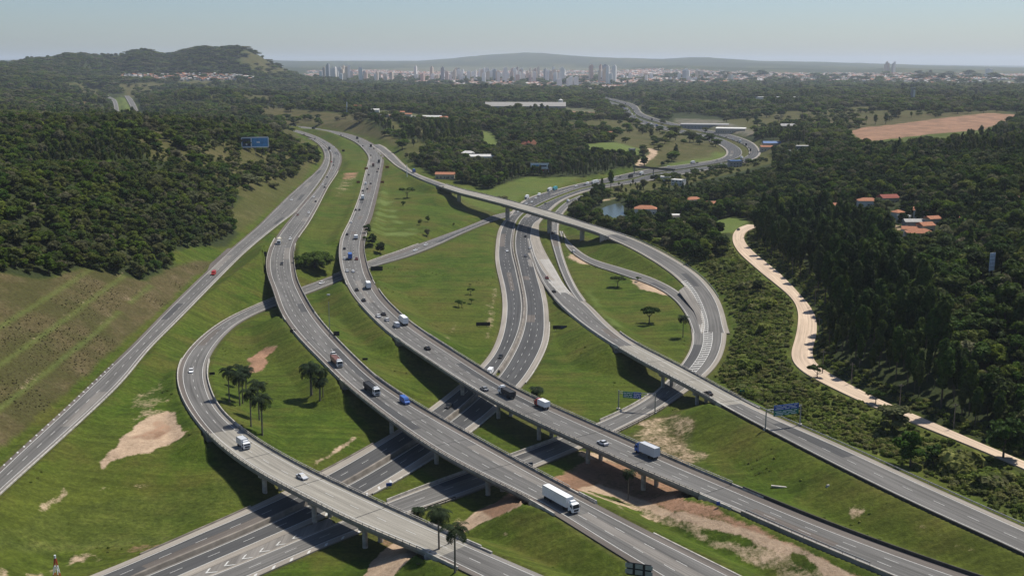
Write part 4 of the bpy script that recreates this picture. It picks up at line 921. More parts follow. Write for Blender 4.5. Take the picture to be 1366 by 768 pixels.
M_BARK = flat('bark', (.085, .068, .052), .95, 0, .3, 2)
M_PBARK = flat('palm_bark', (.16, .135, .105), .95, 0, .3, 2)
def cards(rng, centers, radii, n, size, updir=.35, V=None, F_=None):
    V = [] if V is None else V; F_ = [] if F_ is None else F_
    wts = np.array([a[0] * a[1] * a[2] for a in radii]) ** .67; wts /= wts.sum()
    for _ in range(n):
        k = rng.choice(len(centers), p=wts); c, rd = np.array(centers[k]), np.array(radii[k])
        d = rng.normal(size=3); d /= np.linalg.norm(d)
        if d[2] < -.35: d[2] *= -.6
        p = c + d * rd * rng.uniform(.72, 1.08)
        nrm = d * .9 + rng.normal(size=3) * .33 + np.array((0, 0, updir)); nrm /= np.linalg.norm(nrm)
        a = np.cross(nrm, rng.normal(size=3)); a /= np.linalg.norm(a) + 1e-9; b = np.cross(nrm, a); s = size * rng.uniform(.6, 1.35); s2 = s * rng.uniform(.45, .9)
        j = len(V); bend = nrm * s * .22
        V += [p - a * s - bend, p - b * s2 + bend * .4, p + a * s - bend, p + b * s2 + bend * .4]; F_.append((j, j + 1, j + 2, j + 3))
    return V, F_
def core(rng, centers, radii, V, F_, k=.80):
    for c, rd in zip(centers, radii):
        n1, n2 = 5, 8; j0 = len(V)
        for a in range(1, n1):
            th = math.pi * a / n1
            for b in range(n2):
                ph = 2 * math.pi * b / n2; q = k * rng.uniform(.8, 1.1)
                V.append(np.array(c) + np.array((math.sin(th) * math.cos(ph) * rd[0], math.sin(th) * math.sin(ph) * rd[1], math.cos(th) * rd[2])) * q)
        t_ = len(V); V.append(np.array(c) + (0, 0, rd[2] * k)); V.append(np.array(c) - (0, 0, rd[2] * k))
        for b in range(n2):
            F_.append((t_, j0 + b, j0 + (b + 1) % n2)); e = j0 + (n1 - 2) * n2; F_.append((t_ + 1, e + (b + 1) % n2, e + b))
            for a in range(n1 - 2): F_.append((j0 + a * n2 + b, j0 + (a + 1) * n2 + b, j0 + (a + 1) * n2 + (b + 1) % n2, j0 + a * n2 + (b + 1) % n2))
def lobes(rng, kind):
    """crown lobes of a tree about 1 unit = 1 metre"""
    C_, R_ = [], []
    if kind == 'broad':
        H_, Wd = 9.0, 4.0
        for k in range(14):
            a = rng.uniform(0, 6.28); rr_ = Wd * math.sqrt(rng.uniform(0, 1)) * .72; z = H_ * (.62 if k < 9 else .30) + (1 - (rr_ / Wd)) * H_ * .26 + rng.uniform(-.8, .8)
            C_.append((rr_ * math.cos(a), rr_ * math.sin(a), z)); q = rng.uniform(1.2, 2.1); R_.append((q, q, q * rng.uniform(.65, .9)))
        trunk = (.28, H_ * .62)
    elif kind == 'tall':
        H_ = 19.0
        for k in range(11):
            z = H_ * (.34 + .60 * k / 10) ; wd = 1.0 + 1.6 * math.sin(math.pi * min(1, (1.02 - k / 10) * .9 + .08)); a = rng.uniform(0, 6.28); o = rng.uniform(.2, 1.2) * (1 if k < 10 else .2)
            C_.append((o * math.cos(a), o * math.sin(a), z)); q = wd * rng.uniform(.75, 1.15); R_.append((q, q, q * 1.1))
        trunk = (.3, H_ * .85)
    elif kind == 'cone':
        H_ = 14.0
        for k in range(9):
            t_ = k / 8; z = H_ * (.18 + .78 * t_); wd = 2.6 * (1 - t_) + .45; a = rng.uniform(0, 6.28)
            C_.append((.4 * math.cos(a), .4 * math.sin(a), z)); R_.append((wd, wd, 1.3))
        trunk = (.25, H_ * .5)
    elif kind == 'umbrella':
        H_, Wd = 8.0, 5.2
        for k in range(13):
            a = rng.uniform(0, 6.28); rr_ = Wd * math.sqrt(rng.uniform(0, 1)) * .8; z = H_ * .82 - (rr_ / Wd) ** 2 * 1.3 + rng.uniform(-.3, .3)
            C_.append((rr_ * math.cos(a), rr_ * math.sin(a), z)); q = rng.uniform(1.2, 1.9); R_.append((q, q, q * .55))
        trunk = (.35, H_ * .62)
    elif kind == 'big':
        H_, Wd = 15.0, 11.5
        for k in range(44):
            a = rng.uniform(0, 6.28); rr_ = Wd * math.sqrt(rng.uniform(0, 1)) * .85; z = H_ * .10 + math.sqrt(max(0, 1 - (rr_ / Wd) ** 2)) * H_ * .60 * (1 if k % 3 else .4) + rng.uniform(-.9, .9)
            C_.append((rr_ * math.cos(a), rr_ * math.sin(a), z)); q = rng.uniform(2.0, 3.2); R_.append((q, q, q * .75))
        trunk = (.8, H_ * .5)
    else:
        for k in range(4):
            C_.append((rng.uniform(-.8, .8), rng.uniform(-.8, .8), rng.uniform(.5, 1.0))); q = rng.uniform(.6, 1.0); R_.append((q, q, q * .8))
        trunk = None
    return C_, R_, trunk
def tree_meshes(kind, seed, ncard, size, mat, corek=.82):
    rng = np.random.default_rng(seed); C_, R_, tr = lobes(rng, kind); V, F_ = [], []
    core(rng, C_, R_, V, F_, corek); cards(rng, C_, R_, ncard, size, V=V, F_=F_)
    me = bpy.data.meshes.new(kind + '_crown'); me.from_pydata([tuple(v) for v in V], [], F_); me.materials.append(mat); me.update()
    if kind not in ('bush',):
        mb = MB(); r0, h_ = tr; p = np.array((0, 0, -1.2)); px_ = p
        for k in range(4):
            q = np.array((rng.uniform(-.15, .15) * k, rng.uniform(-.15, .15) * k, h_ * (k + 1) / 4)); mb.tube(px_, q, r0 * (1 - .2 * k), r0 * (1 - .2 * (k + 1)), 7, caps=k == 0); px_ = q
        for c, rd in list(zip(C_, R_))[:(12 if kind == 'big' else 5)]:
            s_ = np.array((0, 0, h_ * rng.uniform(.45, .8))); mb.tube(s_, np.array(c), r0 * .38, r0 * .12, 5, caps=False)
        o = mb.build('trunk_src', M_BARK); tm = o.data; bpy.data.objects.remove(o)
    else: tm = None
    return me, tm
SRC = {}
def src(kind, n, ncard, size, mat, key=None, corek=.82):
    SRC[key or kind] = [tree_meshes(kind, 100 + 17 * i + len(SRC) * 1000, ncard, size, mat, corek) for i in range(n)]
src('broad', 5, 620, .62, ML_LEFT); src('broad', 4, 620, .62, ML_DARK, 'broad_dark'); src('tall', 5, 800, .55, ML_DARK)
src('tall', 3, 760, .55, ML_LEFT, 'tall_left'); src('cone', 3, 620, .55, ML_DARK); src('umbrella', 3, 900, .5, ML_DARK); src('big', 2, 7000, .62, ML_DARK)
src('bush', 4, 90, .34, ML_BUSH, 'bush'); src('bush', 3, 80, .34, ML_DRY, 'drybush')
def palm_meshes(seed, h_=12.0, fr=24, L=4.2, r0=.24):
    rng = np.random.default_rng(seed); V, F_ = [], []
    for k in range(fr):
        a = 2.4 * k + rng.uniform(-.2, .2); el = rng.uniform(-.25, 1.15) if k % 3 else rng.uniform(.6, 1.3); ln = L * rng.uniform(.85, 1.1); n_ = 7
        d = np.array((math.cos(a), math.sin(a), 0)); pts = []
        x = z = 0.0; e = el
        for i in range(n_ + 1): pts.append(np.array((0, 0, h_)) + d * x + np.array((0, 0, z))); x += math.cos(e) * ln / n_; z += math.sin(e) * ln / n_; e -= .30
        sd = np.array((-d[1], d[0], 0))
        for i in range(n_):
            p, q = pts[i], pts[i + 1]; wd = .95 * math.sin(math.pi * (i + .8) / (n_ + 1.2)) + .12
            for sg in (-1, 1):
                for f in (0, .5):
                    b = p + (q - p) * f; t_ = p + (q - p) * (f + .36); o = sd * sg * wd + (q - p) * .45 + np.array((0, 0, -.38 * wd)); j = len(V)
                    V += [b, t_, t_ + o * rng.uniform(.85, 1.1), b + o * rng.uniform(.8, 1.05)]; F_.append((j, j + 1, j + 2, j + 3))
    me = bpy.data.meshes.new('palm_crown'); me.from_pydata([tuple(v) for v in V], [], F_); me.materials.append(ML_PALM); me.update()
    mb = MB(); mb.tube((0, 0, -1), (0, 0, 1.2), r0 * 1.5, r0 * 1.05, 9); mb.tube((0, 0, 1.2), (.1, 0, h_ * .8), r0 * 1.05, r0 * .85, 9, caps=False); mb.tube((.1, 0, h_ * .8), (0, 0, h_ + .1), r0 * .85, r0 * .8, 9); mb.tube((0, 0, h_ - .9), (0, 0, h_ + .3), r0 * 1.5, r0 * .9, 9)
    o = mb.build('trunk_src', M_PBARK); tm = o.data; bpy.data.objects.remove(o); return me, tm
SRC['palm'] = [palm_meshes(5), palm_meshes(6, 11.0, 26, 4.4), palm_meshes(8, 12.0, 22, 4.0)]
SRC['dense_palm'] = [palm_meshes(15, 9.5, 46, 5.0, .42)]; SRC['short_palm'] = [palm_meshes(16, 2.6, 22, 3.0, .3)]

PROTO = {}
def place_tree(name, key, k, x, y, z, s, rot, label, cat='tree', group=None, sz=None):
    cm, tm = SRC[key][k % len(SRC[key])]
    o = empty(name, (x, y, z), rot); o.scale = (s, s, sz or s); tag(o, label, cat, group)
    pk = (key, k % len(SRC[key]))
    if pk not in PROTO:
        c = link(bpy.data.objects.new('crown', cm)); t = link(bpy.data.objects.new('trunk', tm)) if tm else None; PROTO[pk] = (c, t)
    else:
        c0, t0 = PROTO[pk]; c = c0.copy(); link(c); t = None
        if t0: t = t0.copy(); link(t)
    c.parent = o
    if t: t.parent = o
    return o
# --- trees standing on the lawns
def tr(name, key, px, py, s, label, cat='tree', group=None, k=0, sz=None, z=None):
    p = hit(px, py); return place_tree(name, key, k, p.x, p.y, p.z if z is None else z, s, random.uniform(0, 6), label, cat, group, sz)
tr('broad_tree','big',420,357,1.12,'huge dark spreading tree between the two elevated highways', sz=.80)
PALMS = [(306,536,1.0,'leftmost palm of the group inside the left loop'),(320,541,1.02,'palm second from the left in the group inside the left loop'),(324,538,1.0,'palm in the middle of the clump inside the left loop'),(320,516,.7,'palm standing highest up the lawn in the group inside the left loop'),(329,530,.98,'palm rising behind the clump inside the left loop'),(335,569,1.05,'palm near the road barrier in the left loop'),(346,560,1.1,'tall palm on the right of the clump inside the left loop'),(350,580,1.15,'lowest and nearest palm of the group inside the left loop')]
for k, (px, py, s, lb) in enumerate(PALMS): tr('palm_tree','palm',px,py,s,lb,'palm tree','palms inside the left loop',k, z=None)
tr('palm_tree','dense_palm',415.5,527,1.12,'large bushy-headed palm beside the left highway viaduct','palm tree','palms beside the left viaduct')
tr('palm_tree','dense_palm',427,534,.80,'smaller palm just right of the large bushy-headed palm','palm tree','palms beside the left viaduct')
tr('palm_tree','palm',431,529,.85,'slim palm at the right end of the trio beside the left viaduct','palm tree','palms beside the left viaduct',2)
tr('palm_tree','palm',586,746,1.05,'left tall palm of the pair at the bottom edge','palm tree','pair of palms at the bottom edge',0)
tr('palm_tree','palm',607,763,1.02,'right tall palm of the pair at the bottom edge','palm tree','pair of palms at the bottom edge',1)
tr('palm_tree','short_palm',558,690,.9,'low shrubby palm beside the guard rail, left of two','palm tree')
tr('palm_tree','short_palm',584,697,1.15,'low palm clump on the dry bank, right of two','palm tree')
tr('palm_tree','palm',838,666,.72,'lone slim palm in front of the viaduct columns on bare earth','palm tree',None,2)
tr('palm_tree','short_palm',716,530,1.25,'short round palm beside the right viaduct deck','palm tree')
tr('palm_tree','palm',911,450,.88,'slim palm on the lawn inside the right loop','palm tree',None,1)
tr('broad_tree','umbrella',824,383,1.0,'flat rounded dark tree near the top of the right loop lawn', sz=.85)
tr('broad_tree','umbrella',866,431,1.12,'forked umbrella-shaped tree in the middle of the right loop lawn',k=1)
tr('sapling','umbrella',851,376,.42,'tiny tree beside the pale earth patch in the right loop','tree',k=2)
for px, py, s, lb in [(612,409,.48,'small tree at the left of the cluster on the wide lawn'),(616,410,.42,'small low tree in the front of the cluster on the wide lawn'),(628,393,.5,'small tree highest in the cluster on the wide lawn'),(629,405,.38,'thin sapling right of the cluster on the wide lawn'),(627,382,.2,'tiny sapling above the cluster on the wide lawn')]: tr('small_tree','umbrella',px,py,s,lb,'tree','small trees on the wide lawn',k=int(px))
tr('broad_tree','umbrella',543,264,1.5,'wide dark tree on the slope below the branch road',k=1,sz=1.35)
for px, py, s, lb in [(560,300,.55,'small dark tree, left of the two above the narrow ramp'),(571,296,.55,'small dark tree, right of the two above the narrow ramp'),(570,315,.62,'slender tree casting a shadow beside the narrow ramp'),(591,256,.6,'small tree under the start of the slender viaduct'),(538,275,.5,'bush-like tree just below the wide dark slope tree'),(605,301,.25,'tiny shrub on the lawn left of the slender viaduct')]: tr('small_tree','broad',px,py,s,lb,'tree',k=int(py))
for px, py, s, lb in [(490,312,.8,'dark shrub tree tight against the middle highway barrier'),(497,328,.95,'rounded green tree beside the narrow ramp and middle highway'),(507,338,.9,'bushy tree on the right of the clump beside the narrow ramp'),(487,325,.6,'short shrub tree at the left of the clump beside the narrow ramp')]: tr('broad_tree','broad_dark',px,py,s,lb,'tree','clump beside the narrow ramp',k=int(py))
tr('broad_tree','broad',1214,622,1.25,'wide bushy tree in the scrub below the dirt road',k=1); tr('broad_tree','broad_dark',1338,612,1.5,'large dark tree overhanging the lower end of the dirt road',k=2)
tr('broad_tree','umbrella',1168,540,.7,'thin flat-topped tree at the left edge of the dirt road',k=0); tr('broad_tree','umbrella',1090,505,.75,'dark leaning tree beside the dirt road bend',k=1)

# --- scattered woods
def in_view(x, y, z, m=0): px, py = proj(x, y, z); return (px > -m) & (px < 1366 + m) & (py > 0) & (py < 768 + m)
def scatter(r0, r1, spacing, fgrow, maskfn, az=(-37, 37)):
    out = []; r_ = r0
    while r_ < r1:
        sp = max(spacing, r_ * fgrow); n_ = max(1, int((R(az[1]) - R(az[0])) * r_ / sp)); a = R(az[0]) + (np.arange(n_) + RNG.uniform(-.45, .45, n_)) * sp / r_
        q = r_ + RNG.uniform(-.45, .45, n_) * sp; out.append(np.stack([q * np.sin(a), q * np.cos(a), np.full(n_, sp)], 1)); r_ += sp * .92
    P = np.vstack(out); k = maskfn(P[:, 0], P[:, 1]); return P[k]
TR = TREES.astype(float)
bare = zone(BARE, 1); POLE_T = [(1010,302),(1060,296),(1120,306),(1180,345),(1215,400),(1235,460),(1270,500),(1330,560),(1366,600),(1320,596),(1180,538),(1095,480),(1090,430),(1075,395),(1010,345),(995,325)]
EUC = zone(POLE_T, .5).astype(float)
clearR = zone([(1178,292),(1205,285),(1240,290),(1250,310),(1240,328),(1205,330)], .5); TR[clearR] *= .15
dens = np.where(fbm(GX / 45, GY / 45, 3, 31) > .20, 1, .5) * TR
open_ = zone([(150,178),(420,199),(404,238),(350,246),(325,264),(300,252),(280,228),(200,212)], 1); dens[open_] *= .30
P = scatter(255, 7200, 6.2, .0052, lambda x, y: RNG.uniform(size=x.shape) < gsample(dens, x, y))
P2 = scatter(255, 1500, 9, 0.0, lambda x, y: RNG.uniform(size=x.shape) < gsample(((DRY > .3) & FOREST | bare).astype(float) * .32, x, y))
# scattered trees in the suburbs and on the dry hills
P3 = scatter(1000, 9000, 16, .006, lambda x, y: RNG.uniform(size=x.shape) < gsample(((DRY > .5) & (GR > 900) & (DROAD > 8)).astype(float) * .10 + CITY * .10 + (URB > .8) * (GR > 3500) * (~CITY) * .2, x, y))
P4 = scatter(300, 700, 7, 0.0, lambda x, y: RNG.uniform(size=x.shape) < gsample(((SCRUB > .9) & (DROAD > 9) & (PX > 900) & (fbm(GX / 28, GY / 28, 3, 95) > .50)).astype(float) * .30, x, y))
P = np.vstack([P, P2, P3, P4])
ok_ = np.ones(len(P), bool)
for hx, hy, hr in HSP:
    q = hit(hx, hy); dn = math.hypot(q.x, q.y); ux, uy = q.x / dn, q.y / dn; ex, ey = P[:, 0] - q.x, P[:, 1] - q.y; al = ex * ux + ey * uy; la = np.abs(ex * uy - ey * ux)
    ok_ &= ~((la < hr) & (al < hr * .8) & (al > -hr - min(60, dn * .03) - 10))
P = P[ok_]; X, Y, SPc = P.T; Z = gz(X, Y)
rng_ = np.hypot(X, Y); euc = gsample(EUC, X, Y) > .5
px_, py_ = proj(X, Y, Z)
midtall = (fbm(X / 120, Y / 120, 3, 41) > .57) & (rng_ > 900)
big_s = np.maximum(1, SPc / 6.6)
h_s = np.where(rng_ > 1100, 1 + .25 * (big_s - 1), 1.0)
typ = np.where(euc, 2, np.where((px_ > 720) & (py_ > 200) & (RNG.uniform(size=len(X)) < .5), 1, 0)); typ = np.where(midtall & ~euc, 3, typ)
sc_ = (.62 + .85 * RNG.uniform(0, 1, len(X)) ** 2) * big_s * (.8 + .55 * (fbm(X / 35, Y / 35, 2, 53))) * np.where(typ == 2, .92, np.where(typ == 3, .62, 1.0)); szc = sc_ / big_s * h_s
szc = szc * (.85 + .5 * (fbm(X / 60, Y / 60, 2, 51)))
far_h = (px_ < 420) & (py_ < 108); szc = np.where(far_h, szc * .6, szc)
left_low = (px_ < 330) & (py_ > 200); sc_ = np.where(left_low, sc_ * .88, sc_); szc = np.where(left_low, szc * .72, szc)
szc = np.where(euc, szc * 1.12, szc); sc_ = np.where(euc, sc_ * .88, sc_)
lowp = inpoly([(800,262),(840,236),(1030,204),(1045,240),(985,256),(905,270),(850,280),(805,276)], px_, py_); szc = np.where(lowp, szc * .5, szc); sc_ = np.where(lowp, sc_ * .7, sc_)
vis = in_view(X, Y, Z + 8, 30)
# the nearest trees in view become objects of their own
zn_ = DROAD_at = gsample(DROAD, X, Y)
score = np.where(vis & (rng_ < 1200), rng_ / szc / np.where(typ == 2, 1.6, 1), 1e9)
chosen = np.argsort(score)[:230]
KEY = {0: 'broad', 1: 'broad_dark', 2: 'tall', 3: 'tall_left'}
LBL = {0: 'leafy green tree in the forest edge beside the old highway', 1: 'dark green tree among the woods by the pond', 2: 'tall dark narrow tree in the shaded wood beside the dirt road', 3: 'tall slim tree rising from the mixed wood'}
for c_ in chosen:
    t_ = int(typ[c_]); lb = LBL[t_]; 
    qx, qy = float(px_[c_]), float(py_[c_]); fr_ = 'front-row ' if zn_[c_] < 22 else ''
    if t_ == 2: lb = 'tall dark %stree %s' % (fr_, 'beside the top bend of the dirt road' if qy < 360 else 'behind the widest bend of the dirt road' if qy < 430 and qx < 1180 else 'on the shaded slope below the hamlet' if qy < 430 else 'where the dirt road curves back' if qx < 1160 else 'above the straight lower dirt road')
    elif qx > 500: lb = ('leafy %s %s' % ('green tree' if t_ == 0 else 'dark tree', 'in the scrub between the right-hand road and the dirt road' if qy > 330 and qx < 1100 else 'in the woods at the far right edge' if qx > 1200 and qy < 520 else 'in the scrub near the lower end of the dirt road' if qx > 1100 else 'in the woods by the pond'))
    elif t_ == 0: lb = 'leafy green %stree %s' % (fr_, 'above the terraced dry slope' if qx < 200 else 'at the forest corner by the hatched turn-off' if qy > 300 else 'in the left woods along the old highway')
    place_tree({2: 'tall_tree', 3: 'tall_tree'}.get(t_, 'broad_tree'), KEY[t_], int(c_), float(X[c_]), float(Y[c_]), float(Z[c_]) - .2, float(sc_[c_]), float(RNG.uniform(0, 6.28)), lb, 'tree', {0: 'trees at the forest edge', 1: 'trees near the pond', 2: 'tall trees beside the dirt road', 3: 'tall trees of the mixed wood'}[t_], sz=float(szc[c_]))
rest = np.ones(len(X), bool); rest[chosen] = False
# instanced woods: one object each
def instancer(name, pts, keys, sxy, sz_, variant, rots, kindtag='stuff', label=None, scatter_norm=False):
    col = bpy.data.collections.new(name + '_sources'); 
    for j, (cm, tm) in enumerate(keys):
        if tm is not None:
            bm = bmesh.new(); bm.from_mesh(cm); nf = len(bm.faces); bm.from_mesh(tm)
            bm.faces.ensure_lookup_table()
            for f in bm.faces[nf:]: f.material_index = 1
            me = bpy.data.meshes.new(name + '_m'); bm.to_mesh(me); bm.free(); me.materials.append(cm.materials[0]); me.materials.append(tm.materials[0])
        else: me = cm
        so_ = bpy.data.objects.new('%s_variant_%02d' % (name, j), me); col.objects.link(so_)
    me = bpy.data.meshes.new(name); me.vertices.add(len(pts)); me.vertices.foreach_set('co', pts.astype(np.float32).ravel())
    a = me.attributes.new('scl', 'FLOAT_VECTOR', 'POINT'); a.data.foreach_set('vector', np.stack([sxy, sxy, sz_], 1).astype(np.float32).ravel())
    a = me.attributes.new('rt', 'FLOAT_VECTOR', 'POINT'); a.data.foreach_set('vector', np.stack([sxy * 0, sxy * 0, rots], 1).astype(np.float32).ravel())
    a = me.attributes.new('var', 'INT', 'POINT'); a.data.foreach_set('value', variant.astype(np.int32)); me.update()
    o = link(bpy.data.objects.new(name, me)); g = bpy.data.node_groups.new(name + '_nodes', 'GeometryNodeTree')
    g.interface.new_socket('Geometry', in_out='INPUT', socket_type='NodeSocketGeometry'); g.interface.new_socket('Geometry', in_out='OUTPUT', socket_type='NodeSocketGeometry')
    gi = g.nodes.new('NodeGroupInput'); go = g.nodes.new('NodeGroupOutput'); ip = g.nodes.new('GeometryNodeInstanceOnPoints'); ci = g.nodes.new('GeometryNodeCollectionInfo')
    ci.inputs[0].default_value = col; ci.inputs[1].default_value = True; ci.inputs[2].default_value = True
    def att(nm, dt): nd = g.nodes.new('GeometryNodeInputNamedAttribute'); nd.data_type = dt; nd.inputs[0].default_value = nm; return nd.outputs[0]
    g.links.new(gi.outputs[0], ip.inputs['Points']); g.links.new(ci.outputs[0], ip.inputs['Instance']); ip.inputs['Pick Instance'].default_value = True
    g.links.new(att('var', 'INT'), ip.inputs['Instance Index']); g.links.new(att('rt', 'FLOAT_VECTOR'), ip.inputs['Rotation']); g.links.new(att('scl', 'FLOAT_VECTOR'), ip.inputs['Scale'])
    g.links.new(ip.outputs[0], go.inputs[0]); md = o.modifiers.new('scatter', 'NODES'); md.node_group = g
    tag(o, kind=kindtag); return o
for nm, ts in (('forest_left', (0, 3)), ('forest_right', (1, 2))):
    k = rest & np.isin(typ, ts); keys = []; off = {}
    for t_ in ts: off[t_] = len(keys); keys += SRC[KEY[t_]]
    if nm == 'forest_right': coneoff = len(keys); keys += SRC['cone']
    n_ = int(k.sum()); var = np.zeros(n_, int); tt_ = typ[k]
    for t_ in ts: mk = tt_ == t_; var[mk] = off[t_] + RNG.integers(0, len(SRC[KEY[t_]]), mk.sum())
    if nm == 'forest_right': mk = (tt_ == 1) & (RNG.uniform(size=n_) < .04); var[mk] = coneoff + RNG.integers(0, 3, mk.sum())
    instancer(nm, np.stack([X[k], Y[k], Z[k] - .3], 1), keys, sc_[k], szc[k], var, RNG.uniform(0, 6.28, n_)); print(nm, n_)
# rough growth: bushes right of the junction, dry scrub on the cut slope, weeds in the ditch
def bushes(name, A, spacing, lo, hi, key, rmax=1500, nz=41, thr=.0):
    P = scatter(240, rmax, spacing, .0, lambda x, y: (RNG.uniform(size=x.shape) < gsample(A, x, y)) & (gsample(DROAD, x, y) > 2.5) & (fbm(x / 16, y / 16, 3, nz) > thr), az=(-36, 36))
    X, Y, _ = P.T; Z = gz(X, Y); n_ = len(X); clump = .45 + .95 * smooth((fbm(X / 22, Y / 22, 3, nz + 5) - .33) / .3)
    if name == 'scrub': clump = .75 + 2.6 * smooth((fbm(X / 17, Y / 17, 3, nz + 5) - .44) / .16) * smooth((gsample(DROAD, X, Y) - 6) / 14) * RNG.uniform(.35, 1, n_)
    s = (lo + (hi - lo) * RNG.uniform(0, 1, n_) ** 1.6) * clump; print(name, n_)
    return instancer(name, np.stack([X, Y, Z - .15], 1), SRC[key], s, s * RNG.uniform(.7, 1.1, n_), RNG.integers(0, len(SRC[key]), n_), RNG.uniform(0, 6.28, n_))
bushes('scrub', (.55 + .45 * smooth((DROAD - 3) / 14)) * soft(((SCRUB > .95) & (PX > 640) & (DROAD > 2)).astype(float)), 1.6, .55, 1.7, 'bush', thr=.0)
bushes('dry_scrub', soft(((DRY > .95) & (PX < 420)).astype(float)) * .8, 1.45, .10, .27, 'drybush', 1300, 61, .0)

bushes('lawn_weeds', ((~FOREST) & (DRY < .3) & (SCRUB < .3) & (DROAD > 3) & (DIRT < .2) & (PALE < .2)).astype(float) * .5, 3.2, .10, .34, 'bush', 700, 87, .50)
# ------------------------------------------------------------------ vehicles
def paintm(name, c): return flat('paint_' + name, c, .38 if max(c) > .1 else .7, 0, .04, .4)
M_GLASS = flat('vehicle_glass', (.02, .025, .03), .12, 0, .02, 1); M_TYRE = flat('tyre_rubber', (.018, .018, .018), .9, 0, .1, 2)
M_CHAS = flat('chassis_grey', (.05, .05, .052), .7, .2, .1, 1); M_LAMP = flat('lamp_lens', (.75, .73, .68), .2, 0, .02, 1); M_RED = flat('tail_lens', (.35, .02, .02), .3, 0, .02, 1)
COL = dict(white=(.78,.78,.76), black=(.018,.018,.02), dark=(.028,.029,.032), grey=(.22,.23,.24), silver=(.50,.51,.52), red=(.36,.03,.025), brown=(.16,.07,.045), blue=(.05,.12,.36), teal=(.10,.42,.46), cream=(.62,.56,.42))
def prof_body(mb_, pts, w, w2, m):
    """side profile (x, z) extruded across the width; upper points pulled in"""
    n_ = len(pts); zs = [p[1] for p in pts]; z0, z1 = min(zs), max(zs); V = []
    for sg in (-1, 1):
        for x, z in pts: t_ = (z - z0) / (z1 - z0 + 1e-6); V.append((x, sg * (w / 2 * (1 - t_) + w2 / 2 * t_), z))
    F_ = [tuple(range(n_)), tuple(range(n_, 2 * n_))[::-1]] + [(k, n_ + k, n_ + (k + 1) % n_, (k + 1) % n_) for k in range(n_)]; mb_.add(V, F_, m)
def wheel(mb_, x, y, r_=.33, wd=.24): mb_.tube((x, y - wd / 2, r_), (x, y + wd / 2, r_), r_, n=12)
def car_parts(kind, cname):
    pm = paintm(cname, COL[cname]); P = []
    def part(nm, fn, mat): mb = MB(); fn(mb); P.append((nm, mb, mat))
    if kind in ('car', 'pickup', 'van', 'hatchback'):
        L = dict(car=4.4, hatchback=3.9, pickup=5.1, van=5.6)[kind]; W_ = 1.8 if kind != 'van' else 2.0
        a, b = L / 2, -L / 2
        if kind == 'van':
            part('body', lambda q: (prof_body(q, [(b, .35), (a, .35), (a, .95), (a - .9, 1.25), (a - 1.6, 2.25), (b + .1, 2.35)], W_, W_ - .2, 0)), pm)
            part('windscreen', lambda q: q.add([(a - .93, -.82, 1.3), (a - .93, .82, 1.3), (a - 1.52, .78, 2.12), (a - 1.52, -.78, 2.12)], [(0, 1, 2, 3)]), M_GLASS)
            part('window', lambda q: [q.box((a - 1.75, sg * .96, 1.55), (.8, .04, .5)) for sg in (-1, 1)], M_GLASS)
        else:
            hood = a - 1.15; rear = b + (.75 if kind == 'car' else .15 if kind == 'hatchback' else 2.0)
            part('body', lambda q: (prof_body(q, [(b, .28), (a, .28), (a, .62), (hood, .88), (rear, .92), (b, .88)], W_, W_ - .12, 0), prof_body(q, [(rear + .55, 1.38), (rear + .6, 1.43), (hood - .85, 1.43), (hood - .8, 1.38)], W_ - .36, W_ - .44, 0)), pm)
            part('windows', lambda q: prof_body(q, [(rear + .05, .9), (hood - .02, .86), (hood - .75, 1.39), (rear + .5, 1.39)], W_ - .14, W_ - .40, 0), M_GLASS)
            if kind == 'pickup': part('bed_liner', lambda q: q.box((b + 1.05, 0, .93), (1.75, 1.4, .04)), M_CHAS)
        for sx in (a - .85, b + .8):
            for sg in (-1, 1): part('wheel', lambda q, sx=sx, sg=sg: wheel(q, sx, sg * (W_ / 2 - .1)), M_TYRE)
        for sg in (-1, 1): part('headlight', lambda q, sg=sg: q.box((a + .0, sg * (W_ / 2 - .3), .62), (.06, .36, .16)), M_LAMP); part('tail_light', lambda q, sg=sg: q.box((b, sg * (W_ / 2 - .2), .72), (.06, .2, .22)), M_RED)
    return P
